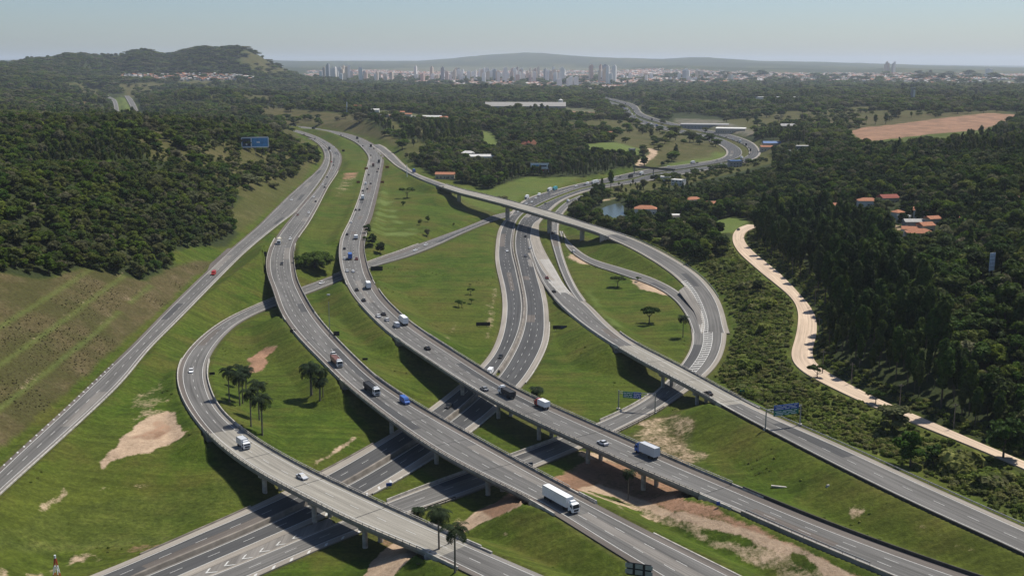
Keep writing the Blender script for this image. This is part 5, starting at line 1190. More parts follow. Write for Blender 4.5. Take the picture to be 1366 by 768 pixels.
def truck_parts(kind, cab, box, L):
    cm, bm_ = paintm(cab, COL[cab]), paintm(box, COL[box]); P = []; a, b = L / 2, -L / 2
    def part(nm, fn, mat): mb = MB(); fn(mb); P.append((nm, mb, mat))
    ch = 2.0 if kind != 'semi' else 2.3; hgt = 3.9 if kind != 'light' else 3.0
    ct = 2.9 if kind != 'light' else 2.3
    part('cab', lambda q: (prof_body(q, [(a - ch, .55), (a, .55), (a, 1.55), (a - .25, ct - .15), (a - .6, ct), (a - ch, ct)], 2.4, 2.2, 0), q.box((a - ch + .6, 0, ct + .25), (1.0, 2.0, .5), taper=.8)), cm)
    part('windscreen', lambda q: q.add([(a + .02, -1.08, 1.62), (a + .02, 1.08, 1.62), (a - .2, 1.0, ct - .25), (a - .2, -1.0, ct - .25)], [(0, 1, 2, 3)]), M_GLASS)
    part('window', lambda q: [q.box((a - .95, sg * 1.17, ct - .75), (.8, .06, .6)) for sg in (-1, 1)], M_GLASS)
    part('grille', lambda q: q.box((a + .03, 0, 1.05), (.06, 1.6, .55)), M_CHAS)
    part('chassis', lambda q: q.box(((a + b) / 2, 0, .75), (L - .8, 1.1, .3)), M_CHAS)
    cb0, cb1 = b, a - ch - (.25 if kind != 'semi' else .7)
    if kind in ('box', 'light', 'semi'):
        part('cargo_box', lambda q: (q.box(((cb0 + cb1) / 2, 0, (1.05 + hgt) / 2), (cb1 - cb0, 2.5, hgt - 1.05)), [q.box((x, sg * 1.27, (1.05 + hgt) / 2), (.08, .06, hgt - 1.25)) for x in np.arange(cb0 + .4, cb1, 1.2) for sg in (-1, 1)]), bm_)
        part('roof_rim', lambda q: [q.box(((cb0 + cb1) / 2, sg * 1.2, hgt + .03), (cb1 - cb0, .1, .07)) for sg in (-1, 1)], M_CHAS)
    elif kind == 'bulk':
        part('cargo_body', lambda q: ([q.box(((cb0 + cb1) / 2, sg * 1.2, 1.95), (cb1 - cb0, .1, 1.7)) for sg in (-1, 1)], q.box((cb0 + .05, 0, 1.95), (.1, 2.4, 1.7)), q.box((cb1 - .05, 0, 1.95), (.1, 2.4, 1.7)), q.box(((cb0 + cb1) / 2, 0, 1.15), (cb1 - cb0, 2.4, .1))), bm_)
        part('tarpaulin', lambda q: q.box(((cb0 + cb1) / 2, 0, 2.62), (cb1 - cb0 - .15, 2.3, .22), taper=.9), paintm(box, COL[box]))
    axles = [a - 1.2, b + 1.2] + ([b + 2.5] if L > 8 else []) + ([b + 3.7, a - 4.2] if L > 12 else [])
    for x in axles:
        for sg in (-1, 1): part('wheel', lambda q, x=x, sg=sg: wheel(q, x, sg * 1.05, .5, .32), M_TYRE)
    for sg in (-1, 1): part('headlight', lambda q, sg=sg: q.box((a + .03, sg * .95, .85), (.07, .35, .2)), M_LAMP); part('mirror', lambda q, sg=sg: q.box((a - .2, sg * 1.4, 2.0), (.12, .18, .5)), M_CHAS)
    return P
VP = {}
def vehicle(kind, cab, px, py, rn, sense, small, label, box=None, L=None, group=None):
    r = RD[rn]; z = float(zat(r['zk'], px, py)); g = up(px, py, z + .6); i = nearest_idx(r['C'], g[0], g[1]); t_ = r['T'][i] * sense
    zc = r['C'][i][2] + .02; g = up(px, py, zc + .6)
    # keep it on the carriageway
    e = g[:2] - r['C'][i][:2]; lat = float(e @ r['N'][i]); lim = r['W'][i] / 2 - 1.3
    if abs(lat) > lim: g[:2] -= r['N'][i] * (lat - math.copysign(lim, lat))
    key = (kind, cab, box, L, small)
    nm = dict(car='car', hatchback='car', pickup='pickup_truck', van='van', box='box_truck', light='box_truck', semi='semi_truck', bulk='bulk_truck')[kind]
    base = empty(nm, (g[0], g[1], zc), math.atan2(t_[1], t_[0])) if not small else None
    if key not in VP:
        P = car_parts(kind, cab) if kind in ('car', 'hatchback', 'pickup', 'van') else truck_parts(kind, cab, box or cab, L or 8)
        if small:
            mb = MB(); mats = []
            for n_, q, mt in P:
                if mt not in mats: mats.append(mt)
                k = mats.index(mt); b0 = mb.n; V = np.vstack(q.v); mb.add(V, q.f, k)
            o = mb.build(nm, mats); VP[key] = [o]; 
        else: VP[key] = [q.build(n_, mt, base) for n_, q, mt in P]
        first = True
    else: first = False
    if small:
        o = VP[key][0] if first else link(VP[key][0].copy())
        o.location = (g[0], g[1], zc); o.rotation_euler = (0, 0, math.atan2(t_[1], t_[0]))
    else:
        o = base
        if not first:
            for c in VP[key]: d = c.copy(); link(d); d.parent = base
    tag(o, label, {'car': 'car', 'van': 'van', 'pickup_truck': 'pickup truck', 'box_truck': 'truck', 'semi_truck': 'truck', 'bulk_truck': 'truck'}[nm], group); return o
A_, B_, F_r, D_, E_, C_r, H_r, LW, LE, J_, K_, G_ = 'highway_left','highway_right','old_highway','branch_road','cross_viaduct','loop_ramp','lower_ramp','lower_highway_left','lower_highway_right','side_ramp','dirt_road','inner_ramp'
# large ones, each with its parts
vehicle('semi','white',748,671,A_,1,False,'long white box semi-trailer heading down past the bridge end at bottom centre','white',14.5)
vehicle('bulk','white',496,521,A_,1,False,'dark bulk truck with white cab on the left viaduct behind the blue van','dark',12)
vehicle('van','blue',540,535,A_,1,False,'blue van on the left viaduct just ahead of the dark bulk truck')
vehicle('bulk','white',449,484,A_,1,False,'brown-topped truck with white cab on the left highway near the palms','brown',12)
vehicle('car','white',445,472,A_,1,False,'white car right beside the brown-topped truck on the left highway')
vehicle('box','white',372.5,324,A_,1,False,'white box truck on the left highway beside the big dark tree','cream',9)
vehicle('car','dark',376,351.5,A_,1,False,'lone dark car on the left highway bend below the white box truck')
vehicle('car','white',387,318,A_,1,False,'white car on the left highway close to the big dark tree')
vehicle('light','white',325,594,C_r,1,False,'white delivery truck entering the pale concrete viaduct','silver',6.2)
vehicle('car','silver',403,635,C_r,1,False,'silver car alone on the pale concrete viaduct')
vehicle('hatchback','white',255,494.5,C_r,1,False,'white car on the outer bend of the left loop')
vehicle('van','red',285,365,F_r,1,False,'red van on the old highway beside the hatched turn-off')
vehicle('box','blue',863,605,B_,-1,False,'grey box truck with blue cab, lowest truck on the right viaduct','silver',9.5)
vehicle('car','silver',804,590,B_,-1,False,'silver car on the right viaduct above the sandy triangle')
vehicle('light','red',723,541,B_,-1,False,'white box truck with red cab near the short round palm','white',7)
vehicle('bulk','white',676,526,B_,-1,False,'dark flat truck with white cab on the right viaduct over the lower highway','dark',9.5)
vehicle('car','grey',646,518,B_,-1,False,'small grey car just behind the dark flat truck on the right viaduct')
vehicle('car','black',570,464,B_,-1,False,'black car alone at the start of the right viaduct')
vehicle('box','white',538,430,B_,-1,False,'big white box truck on the right highway beside the wide lawn','white',9.5)
vehicle('van','silver',529,434,B_,-1,False,'silver van beside the big white box truck')
vehicle('hatchback','white',516,426,B_,-1,False,'white hatchback just ahead of the silver van')
vehicle('car','black',511.5,418.5,B_,-1,False,'black car beside the barrier ahead of the white hatchback')
vehicle('car','white',504.5,421,B_,-1,False,'white car on the left lane next to the black car')
vehicle('car','dark',485,400,B_,-1,False,'dark car on the right highway, lower of two near the kerb lane')
vehicle('car','dark',476,386,B_,-1,False,'dark car on the right highway left of the white-topped truck')
vehicle('box','dark',491,383,B_,-1,False,'dark truck with white box top on the right highway bend','white',8.5)
vehicle('car','white',471,361.5,B_,-1,False,'white car on the right highway bend, right of a side-by-side pair')
vehicle('car','white',463,361,B_,-1,False,'white car on the right highway bend, left of a side-by-side pair')
vehicle('box','blue',467,344,B_,-1,False,'blue box truck on the right highway over the narrow ramp','blue',9)
vehicle('pickup','red',475.7,345,B_,-1,False,'red pickup beside the blue box truck')
vehicle('car','white',459.5,344.5,B_,-1,False,'white car squeezed left of the blue box truck')
vehicle('car','black',945,524,E_,-1,False,'black car alone on the right concrete viaduct')
vehicle('pickup','red',729.7,370,E_,-1,False,'dark red pickup beside the white hatching of the merge')
vehicle('car','black',739,388.5,E_,-1,False,'black car on the exit curve below the red pickup')
vehicle('car','black',667.8,475,LW,1,False,'black car on the lower highway bend near the bare-earth shoulder')
vehicle('van','white',653.5,496.5,LW,1,False,'white van half hidden at the edge of the right viaduct')
vehicle('car','black',598.4,541,LW,1,False,'black car between the two viaducts on the lower highway')
vehicle('pickup','white',676.5,334,LW,1,False,'white pickup on the lower highway just beyond the slender viaduct shadow')
vehicle('car','white',429,377,C_r,1,False,'white car on the narrow ramp between the two elevated highways')
vehicle('car','white',554,333.5,C_r,1,False,'white car on the narrow ramp across the lawns, lower of two')
vehicle('car','white',568,326,C_r,1,False,'white car on the narrow ramp across the lawns, upper of two')
vehicle('car','dark',985,306,K_,1,False,'dark car parked at the top of the dirt road')
# the many small ones farther off
S_ = [(A_,1,[(394,179.7,'car','dark'),(418,185,'car','dark'),(436.4,199,'box','dark'),(434.5,201.5,'car','white'),(445,195.6,'car','white'),(448.7,199.6,'car','white'),(447,204.5,'car','grey'),(441.8,215.8,'car','red'),(444.7,220.4,'car','dark'),(436.4,236.3,'car','black'),(430.7,246,'car','white'),(433,249.8,'car','dark'),(418.5,262.2,'car','white'),(421,268.7,'car','black'),(411.9,283.3,'car','white'),(397,286.4,'car','brown')]),
 (F_r,1,[(389,266.2,'car','white')]),
 (B_,-1,[(393,168.5,'box','dark'),(400,170,'car','dark'),(418,172.5,'box','dark'),(454.8,180.3,'car','dark'),(476.5,185.2,'box','dark'),(478,188.7,'car','dark'),(484,194.7,'car','dark'),(494.9,195.5,'box','black'),(498.6,198,'car','brown'),(493,198.2,'car','white'),(494.5,207.3,'car','dark'),(505.5,216.5,'box','dark'),(498,221.4,'box','brown'),(504.8,225.3,'car','dark'),(503,229,'car','dark'),(492,233,'car','dark'),(487.8,245.3,'van','white'),(494.5,244.8,'car','dark'),(484,254.3,'car','dark'),(490,252,'car','dark'),(484,265,'box','white'),(473.8,279.8,'car','dark'),(479.5,279.8,'car','dark'),(468.3,296.4,'car','white'),(463,312.3,'car','dark'),(475,317.5,'light','white'),(459.5,331.3,'car','dark')]),
 (D_,-1,[(552,229.5,'box','blue')]),
 (LW,1,[(691.5,282,'car','white'),(700,264.8,'box','white'),(702,271.3,'car','white'),(709.5,269,'car','white'),(714.7,263.7,'car','white'),(719,260,'van','white'),(731,254.5,'box','white'),(731.8,257.6,'car','grey'),(740.3,253,'box','teal'),(768.8,247.9,'car','white'),(783.5,245,'van','white'),(793.7,244.2,'semi','white'),(820,238.2,'car','white'),(827,236.4,'car','dark'),(841,236.4,'box','dark'),(861.4,233,'box','white'),(780,246.5,'car','dark'),(892,221.8,'car','white'),(924,218,'box','white'),(930,217,'car','dark'),(956,214,'car','grey')]),
 (LE,-1,[(727.8,271.3,'car','grey'),(700.8,314.9,'car','black'),(707,330.4,'car','white'),(701,341,'car','grey'),(962.5,219.6,'van','white'),(983,211.5,'box','white'),(999,206,'car','dark'),(1001,201,'box','dark'),(997,197,'car','dark'),(993,193.8,'box','dark'),(987,191.5,'car','grey'),(981,189.6,'box','white'),(976,188.5,'car','dark'),(968,186,'van','white'),(955,183,'car','dark'),(945,181,'car','white'),(940,180,'car','dark')]),
 (J_,-1,[(757.9,268.3,'van','white'),(742.5,295.3,'car','white'),(736.8,310.5,'car','dark'),(740.5,309.8,'car','white')]),
 (G_,-1,[(764.5,335,'car','white')])]
for px in (906, 893, 884, 876, 869, 863, 857, 853, 848, 845, 842, 838, 833): S_.append((LW, 1, [(px, {906:173.5,893:171,884:170.2,876:168.5,869:166.8,863:164,857:161,853:158,848:155.5,845:152.5,842:149.5,838:147,833:145}[px], random.choice(['car','box','van']), random.choice(['white','dark','grey','blue']))]))
for px, py in ((870,169),(864,165),(858,160),(854,156),(851,153),(846,150),(842,147),(838,143),(830,139),(820,135)): S_.append((LE, -1, [(px, py, random.choice(['car','box','van']), random.choice(['white','dark','grey']))]))
PLACE = {A_: [(150,'in the far curve of the left highway'),(210,'in the merge section of the left highway'),(258,'on the left highway above the big tree')],
 F_r: [(0,'on the old highway beside the dry grass')], B_: [(150,'on the hilltop stretch of the middle highway'),(200,'on the middle highway where the branch leaves'),(262,'on the middle highway beside the wide median lawn')],
 D_: [(0,'on the branch road near the woods')], LW: [(0,'in the distant highway queue'),(176,'on the far hairpin of the highway'),(232,'in the convoy beside the woods and billboard')],
 LE: [(0,'in the distant highway queue, outer side'),(176,'on the outer lanes of the far hairpin'),(232,'on the lower highway near the slender viaduct')], J_: [(0,'on the side ramp beside the pond')], G_: [(0,'on the inner ramp of the right loop')]}
cat_ = {}
for rn, sense, L_ in S_:
    for px, py, kd, cn in L_:
        ph = [p for y, p in PLACE[rn] if py >= y][-1]; cat_.setdefault((kd if kd not in ('light',) else 'box', cn, ph), []).append((py, px, rn, sense, kd))
ORD = ['nearest', 'second nearest', 'third nearest', 'fourth nearest', 'fifth nearest', 'sixth nearest', 'seventh nearest', 'eighth nearest', 'ninth nearest', 'tenth nearest']
for (kd, cn, ph), it in cat_.items():
    it.sort(reverse=True)
    nm_ = {'car': 'car', 'van': 'van', 'box': 'truck', 'semi': 'semi-trailer truck'}[kd]
    for j, (py, px, rn, sense, kd2) in enumerate(it):
        far = 'queue' in ph
        lb = ('tiny %s %s %s' % (cn, nm_, ph)) if far else ('%s %s %s' % (cn, nm_, ph) if len(it) == 1 else '%s %s %s, %s to the camera' % (cn, nm_, ph, ORD[min(j, 9)]))
        vehicle(kd2, cn, px, py, rn, sense, True, lb, L={'box': 9, 'light': 7, 'semi': 14}.get(kd2), group='traffic ' + ph)
# ------------------------------------------------------------------ pond
pp = np.array(POND, float); pc = up(pp[:, 0], pp[:, 1], -1.7)
wm = NT('pond_water'); wm.col((.045, .055, .035)); wm.rough(.22); wm.b.inputs['Specular IOR Level'].default_value = .22; wm.bump(wm.noise(wm.coords(), 1.2, 3), .12, .05)
ctr = pc.mean(0); V = [tuple(ctr)] + [tuple(ctr + (p - ctr) * 1.12) for p in pc]; n_ = len(pc)
po = mkmesh('pond', V, [(0, (k + 1) % n_ + 1, k + 1) for k in range(n_)], wm.m); tag(po, kind='structure')

# ------------------------------------------------------------------ houses and halls
M_WHITE = flat('white_render', (.62, .60, .55), .9, 0, .1, .5); M_CREAM = flat('cream_render', (.48, .42, .32), .9, 0, .12, .5); M_GREYW = flat('grey_render', (.27, .27, .26), .9, 0, .15, .5)
M_TILE = flat('clay_tile', (.36, .155, .085), .9, 0, .25, 1.2); M_RTILE = flat('red_tile', (.24, .07, .05), .9, 0, .2, 1.2); M_GROOF = flat('sheet_roof', (.30, .29, .27), .7, .1, .2, .3); M_WROOF = flat('white_roof', (.60, .58, .53), .8, 0, .15, .2); M_BROOF = flat('blue_roof', (.06, .14, .32), .6, 0, .1, .3)
M_WIN = flat('window_glass', (.03, .035, .045), .15, 0, .05, 1); M_DOOR = flat('door_wood', (.12, .07, .04), .7, 0, .1, 1)
def building(name, px, py, w_, d_, h_, ang, wall, roof, label, cat='house', style='gable', floors=1, group=None, clear=0):
    p = hit(px, py); b = empty(name, (p.x, p.y, p.z), R(ang)); tag(b, label, cat, group)
    mb = MB(); mb.box((0, 0, -2.5), (w_, d_, h_ + 2.5), base=True); mb.build('wall', wall, b)
    mb = MB(); e = .5; rh = min(w_, d_) * .24
    W2, D2 = w_ / 2 + e, d_ / 2 + e
    if style == 'gable': mb.add([(-W2, -D2, h_), (W2, -D2, h_), (W2, D2, h_), (-W2, D2, h_), (-W2, 0, h_ + rh), (W2, 0, h_ + rh)], [(0, 1, 5, 4), (2, 3, 4, 5), (0, 4, 3), (1, 2, 5), (3, 2, 1, 0)])
    elif style == 'hip': q = W2 - D2 * .9; mb.add([(-W2, -D2, h_), (W2, -D2, h_), (W2, D2, h_), (-W2, D2, h_), (-q, 0, h_ + rh), (q, 0, h_ + rh)], [(0, 1, 5, 4), (2, 3, 4, 5), (0, 4, 3), (1, 2, 5), (3, 2, 1, 0)])
    elif style == 'cone': mb.add([(-W2, -D2, h_), (W2, -D2, h_), (W2, D2, h_), (-W2, D2, h_), (0, 0, h_ + w_ * .7)], [(0, 1, 4), (1, 2, 4), (2, 3, 4), (3, 0, 4), (3, 2, 1, 0)])
    else: mb.box((0, 0, h_ + .15), (w_ + .3, d_ + .3, .5)); [mb.box((sx * w_ / 2, 0, h_ + .6), (.3, d_ + .3, .5)) for sx in (-1, 1)]
    mb.build('roof', roof, b)
    nw = max(1, int(w_ / 4)); nd = max(1, int(d_ / 4.5))
    if nw * floors > 14: nw = max(2, 14 // floors)
    for f in range(floors):
        z = 1.5 + f * 3.0
        if z + .7 > h_: break
        for k in range(nw):
            x = -w_ / 2 + (k + .5) * w_ / nw
            mb = MB(); mb.box((x, -d_ / 2 - .03, z), (min(1.6, w_ / nw * .55), .1, 1.2)); mb.build('window', M_WIN, b)
    mb = MB(); mb.box((w_ * .12, -d_ / 2 - .05, 1.05), (1.0, .1, 2.1)); mb.build('door', M_DOOR, b)
    return b
HS = [(1243,300,9,7,4,20,M_CREAM,M_TILE,'small tiled house at the upper right of the hamlet','gable',1),(1213,313,10,7,3.5,-15,M_WHITE,M_TILE,'small white and orange house lower left in the hamlet','gable',1),(1197,290,8,7,3.5,30,M_WHITE,M_TILE,'tiled cottage above the left end of the hamlet','hip',1),(905,293,12,8,3.5,0,M_WHITE,M_WROOF,'pale low pavilion right of the pond house','flat',1),(925,272,14,9,4,15,M_WHITE,M_TILE,'orange and white house in the woods behind the pond house','hip',1),(861,285,19,11,4.2,-8,M_WHITE,M_TILE,'white house with wide orange hipped roof beside the pond','hip',1),
 (905,247,13,9,5,-35,M_WHITE,M_WROOF,'white flat-roofed modern house among trees below the far highway','flat',2),(888,242,11,7,4.5,-20,M_WHITE,M_WROOF,'low white annex left of the white modern house','flat',1),
 (951,277,13,8,3.5,10,M_CREAM,M_TILE,'small orange-roofed house at the clearing near the dirt road top','gable',1),
 (1116,280,13,7,3.5,5,M_CREAM,M_TILE,'low orange-roofed house alone on the wooded right slope','gable',1),
 (1157,275,15,9,4,-5,M_WHITE,M_TILE,'white house with orange roof on the right slope','hip',1),(1184,271,14,10,4,12,M_CREAM,M_RTILE,'house with dark red roof right of the white one on the slope','gable',1),
 (1227,294,9,8,6.5,-20,M_WHITE,M_TILE,'two-storey orange-roofed house highest in the little hamlet','gable',2),(1220,304,15,7,4,0,M_GREYW,M_GROOF,'long grey shed in the middle of the hamlet','gable',1),(1234,309,9,8,4,15,M_CREAM,M_TILE,'small orange-roofed house right of the grey shed','gable',1),
 (1226,319,16,10,4,-10,M_CREAM,M_TILE,'wide orange-roofed house lowest in the hamlet','hip',1),(1205,296,8,6,3.5,5,M_WHITE,M_WROOF,'small white cottage at the left of the hamlet','flat',1),(1284,297,7,5,3,0,M_WHITE,M_TILE,'tiny white hut alone in the right woods','gable',1),
 (684,187,18,10,4.5,5,M_CREAM,M_TILE,'orange-roofed house in the wooded middle hill','hip',1),(683,194,20,9,4,0,M_WHITE,M_WROOF,'long white house below the orange-roofed one on the middle hill','flat',1),
 (699,198,9,9,5,0,M_CREAM,M_TILE,'left pointed red pavilion in the wooded hill','cone',1),(705,199,9,9,5,20,M_CREAM,M_RTILE,'middle pointed red pavilion in the wooded hill','cone',1),(712,199,10,10,5.5,0,M_CREAM,M_TILE,'right pointed red pavilion in the wooded hill','cone',1),
 (594,238,20,9,4,-5,M_CREAM,M_TILE,'long orange-roofed house at the wood edge above the branch road','gable',1),(643,214,30,10,4.5,4,M_WHITE,M_WROOF,'long white hall in the middle woods','gable',1),(624,210,16,10,5,-10,M_CREAM,M_WROOF,'cream-roofed hall left of the long white hall','hip',1),
 (812,183,11,9,6,0,M_WHITE,M_TILE,'orange-roofed house on top of the light green field','gable',2),(843,203,8,6,4,10,M_GREYW,M_GROOF,'small grey kiosk on the light green slope','flat',1),
 (499,151,22,10,6,0,M_WHITE,M_WROOF,'bright white hall in the hilltop village','gable',1),(489,152,12,8,4.5,0,M_WHITE,M_TILE,'small white house at the left end of the hilltop village','gable',1),(507,157,36,9,4.5,0,M_GREYW,M_GROOF,'long grey building below the white village hall','flat',1),
 (536,153,12,9,4.5,10,M_WHITE,M_TILE,'orange-roofed house in the village, left of three','gable',1),(545,156,13,9,4.5,-10,M_CREAM,M_TILE,'orange-roofed house in the village, middle of three','gable',1),(552,159,11,8,4,0,M_WHITE,M_WROOF,'pale house just right of the village trio','flat',1),(575,160,38,10,5,0,M_WHITE,M_WROOF,'long white roof at the right end of the village','gable',1),(592,161,14,9,5,20,M_CREAM,M_TILE,'red-tiled house at the far right of the village','gable',1),
 (476,147,20,9,8,0,M_GREYW,M_RTILE,'dark red-roofed barn at the left of the village','gable',1),(524,158,12,8,4,0,M_CREAM,M_TILE,'low brown-roofed house between hall and village trio','gable',1),
 (980,223,16,9,7,10,M_GREYW,M_BROOF,'blue-grey building beside the far hairpin','flat',2),(1029,197,26,12,6,0,M_CREAM,M_BROOF,'blue-roofed building right of the hairpin','gable',1),(1022,201,18,10,5,0,M_CREAM,M_TILE,'orange building just below the blue-roofed one','gable',1),(1058,208,12,8,6,0,M_WHITE,M_WROOF,'small white house right of the hairpin in trees','flat',1),(1071,199,22,9,4,0,M_GREYW,M_WROOF,'pale flat roof on the slope right of the hairpin','flat',1),
 (1052,172,30,16,5,-5,M_GREYW,M_GROOF,'grey shed among trees left of the earth scar','gable',1),(897,125,40,14,8,0,M_WHITE,M_WROOF,'bright white hall far off in the woods','flat',1),(885,126,24,12,6,0,M_CREAM,M_TILE,'low pinkish hall beside the bright white hall','gable',1),(827,128,34,14,8,0,M_CREAM,M_WROOF,'pale shed beside the distant highway','gable',1)]
for h_ in HS:
    px, py, w_, d_, hh, an, wl, rf, lb, st, fl = h_; s_ = 1.0
    building('house' if 'hall' not in lb and 'shed' not in lb and 'barn' not in lb else 'hall', px, py, w_, d_, hh * 1.15, an, wl, rf, lb, 'hall' if 'hall' in lb else 'shed' if 'shed' in lb else 'house', st, fl)
building('factory', 701, 149, 200, 40, 14, -2, M_GREYW, flat('factory_roof', (.33, .31, .28), .9), 'very long grey factory hall with pale roof above the middle woods', 'factory', 'gable', 1)
building('warehouse', 1048, 133, 175, 30, 8, -1, M_WHITE, M_WROOF, 'long bright white warehouse in the distant right woods', 'warehouse', 'flat', 1)
building('shopping_hall', 940, 170, 95, 45, 6.5, -12, M_GREYW, M_GROOF, 'grey flat shopping hall beside the far highway bend', 'hall', 'flat', 1)
building('shopping_hall', 975, 176, 55, 40, 7, -14, M_CREAM, M_WROOF, 'pale-roofed hall right of the grey shopping hall', 'hall', 'flat', 1)
p = hit(748, 146); t = empty('silo', (p.x, p.y, p.z)); tag(t, 'white round silo at the right end of the long factory', 'silo')
mb = MB(); mb.tube((0, 0, -2), (0, 0, 24), 6, n=20); mb.build('silo_body', M_WHITE, t); mb = MB(); mb.tube((0, 0, 24), (0, 0, 27), 6.2, 1.0, 20); mb.build('roof', M_WROOF, t)
p = hit(1217, 136); t = empty('tower', (p.x, p.y, p.z)); tag(t, 'slim tall grey and white tower standing alone in the right woods', 'tower')
mb = MB(); mb.box((-2.6, 0, -2), (4.0, 8, 36), base=True); mb.build('dark_shaft', M_GREYW, t); mb = MB(); mb.box((2.4, 0, -2), (5.0, 7.4, 33), base=True); mb.build('white_shaft', M_WHITE, t); mb = MB(); mb.box((0, 0, 34), (11, 9.4, 3), base=True); mb.build('cap', M_GREYW, t)

# ------------------------------------------------------------------ signs, poles, gantries
M_SGREEN = flat('sign_green', (.015, .16, .10), .5, 0, .05, 1); M_SBLUE = flat('sign_blue', (.02, .07, .30), .5, 0, .05, 1); M_SBACK = flat('sign_back', (.022, .022, .024), .6, .2, .1, 1); M_SBROWN = flat('sign_brown', (.22, .07, .02), .6, 0, .05, 1); M_SWHITE = flat('sign_white', (.72, .74, .76), .5, 0, .03, 1); M_BLUEP = flat('billboard_blue', (.07, .28, .55), .5, 0, .3, .25); M_NAVY = flat('billboard_navy', (.015, .035, .08), .5, 0, .3, .4); M_WOOD = flat('pole_wood', (.20, .17, .14), .9, 0, .15, 1)
def facing(px, py): a, _, _ = ray(px, py); return -math.atan2(float(a), 1.0)
def sign(px, py, wpx, hpx, mat, label, posts=2, clearance=1.2, cat='sign', ang=0, texts=(), back=None, name='road_sign', frame=None, z=None):
    """px, py: the foot of the sign; wpx, hpx: size seen in the photograph"""
    p = hit(px, py); 
    if z is not None: q = up(px, py, z); p = Vector(q)
    sc = math.hypot(p.x, p.y) * 1.02 / FPX; w_, h_ = wpx * sc, hpx * sc; b = empty(name, p, facing(px, py) + R(ang)); tag(b, label, cat)
    mb = MB(); mb.box((0, 0, clearance + h_ / 2), (w_, .16, h_)); mb.build('panel', mat, b)
    for k in range(posts):
        x = 0 if posts == 1 else (-w_ * .32 + w_ * .64 * k / (posts - 1)); mb = MB(); mb.tube((x, .16, -1.5), (x, .16, clearance + h_ * .9), .10, n=6); mb.build('post', M_STEEL, b)
    for (x0, z0, ww, hh, mt) in texts: mb = MB(); mb.box((w_ * x0, -.10, clearance + h_ * z0), (w_ * ww, .05, h_ * hh)); mb.build('lettering' if mt is M_SWHITE else 'picture', mt, b)
    if frame:
        mb = MB(); [mb.box((0, -.06, clearance + h_ * q), (w_, .25, h_ * .11)) for q in (.0, 1.)]; [mb.box((w_ * q, -.06, clearance + h_ / 2), (h_ * .10, .25, h_)) for q in (-.5, -.14, .5)]; mb.build('frame', M_SWHITE, b)
    return b
sign(341, 207, 33, 12, M_BLUEP, 'large blue billboard with white frame rising above the left forest ridge', 3, 8.5, 'billboard', texts=((-.32, .5, .30, .80, M_NAVY), (-.32, .35, .06, .3, M_SWHITE), (.12, .5, .12, .16, M_SWHITE)), name='billboard', frame=True)
sign(720, 234, 24, 12, M_SWHITE, 'white billboard with red lower band at the wood edge', 3, 3.5, 'billboard', texts=((0, .2, .94, .3, flat('billboard_red', (.25, .05, .05), .6)), (-.2, .7, .3, .25, M_BLUEP), (.2, .68, .35, .18, M_NAVY)), name='billboard')
sign(502.5, 362, 16, 6, M_SBACK, 'black back of a wide sign on the lawn beside the narrow ramp', 2, .4)
sign(644.5, 435.5, 19, 5, M_SBACK, 'black wide sign back on the wide lawn near the lower highway', 2, .4)
sign(747, 440, 19, 5, M_SBACK, 'dark blue-black wide sign on the lawn right of the lower highway', 2, .4, texts=((.25, .5, .4, .7, M_NAVY),))
sign(283, 500.5, 7, 3.5, M_SBACK, 'small black sign on the lawn inside the left loop', 2, .3)
sign(487, 481, 7, 3, M_SBACK, 'small black sign back on the lawn between the elevated highways', 2, .3)
sign(391, 455, 7, 6, M_SBACK, 'dark sign panel at the left edge of the left highway', 2, 3.5, z=4); sign(449, 452, 8, 6, M_SBACK, 'dark sign panel at the right edge of the left highway', 2, 1.5)
sign(353.5, 345, 5, 6, M_SBACK, 'small dark sign beside the short bridge of the left highway', 1, 1.5)
for px, py, lb in ((478, 245, 'brown sign on the median lawn, nearer one'), (488.6, 227, 'brown sign on the median lawn, farther one'), (516.5, 225, 'brown sign in the grass by the branch road, farther one'), (510, 245, 'brown sign in the grass by the branch road, nearer one')): sign(px, py, 4.6, 2.8, M_SBROWN, lb, 1, .6)
sign(458, 203, 3.6, 2.4, M_SBACK, 'small dark sign beside the far curve of the left highway', 1, .8)
sign(519, 651, 8, 4.5, M_SBLUE, 'small dark blue sign on the grass island under the pale viaduct', 2, .8, ang=10)
sign(706, 626, 10, 6, M_NAVY, 'dark blue sign beside the lower ramp under the left viaduct', 2, 1.0, ang=15, texts=((0, .5, .7, .12, M_SWHITE),))
sign(958, 676, 5, 5, M_SBLUE, 'small bright blue sign at the abutment of the right viaduct', 1, .6)
sign(990, 531, 7, 7, M_SGREEN, 'small green sign in the scrub behind the right viaduct', 2, 1.2)
sign(1321, 378, 9, 22, M_SWHITE, 'tall white lattice panel standing in the dark right woods', 2, 6, 'panel', ang=50, name='lattice_billboard', texts=tuple((x, .5, .02, .98, M_GREYW) for x in (-.3, 0, .3)) + tuple((0, y, .98, .02, M_GREYW) for y in (.2, .4, .6, .8)))
b = sign(852, 775, 35, 19, M_SBACK, 'back of a road sign with pale panels in a dark frame at the bottom edge', 3, 1.4, ang=-12, name='road_sign')
mb = MB()
for i in range(3):
    for j in range(2): mb.box((-2.45 + 2.45 * i, -.12, 2.35 + 1.55 * j), (1.8, .06, 1.15))
mb.build('back_plates', flat('plate_grey', (.30, .32, .33), .5, .3, .2, 2), b)
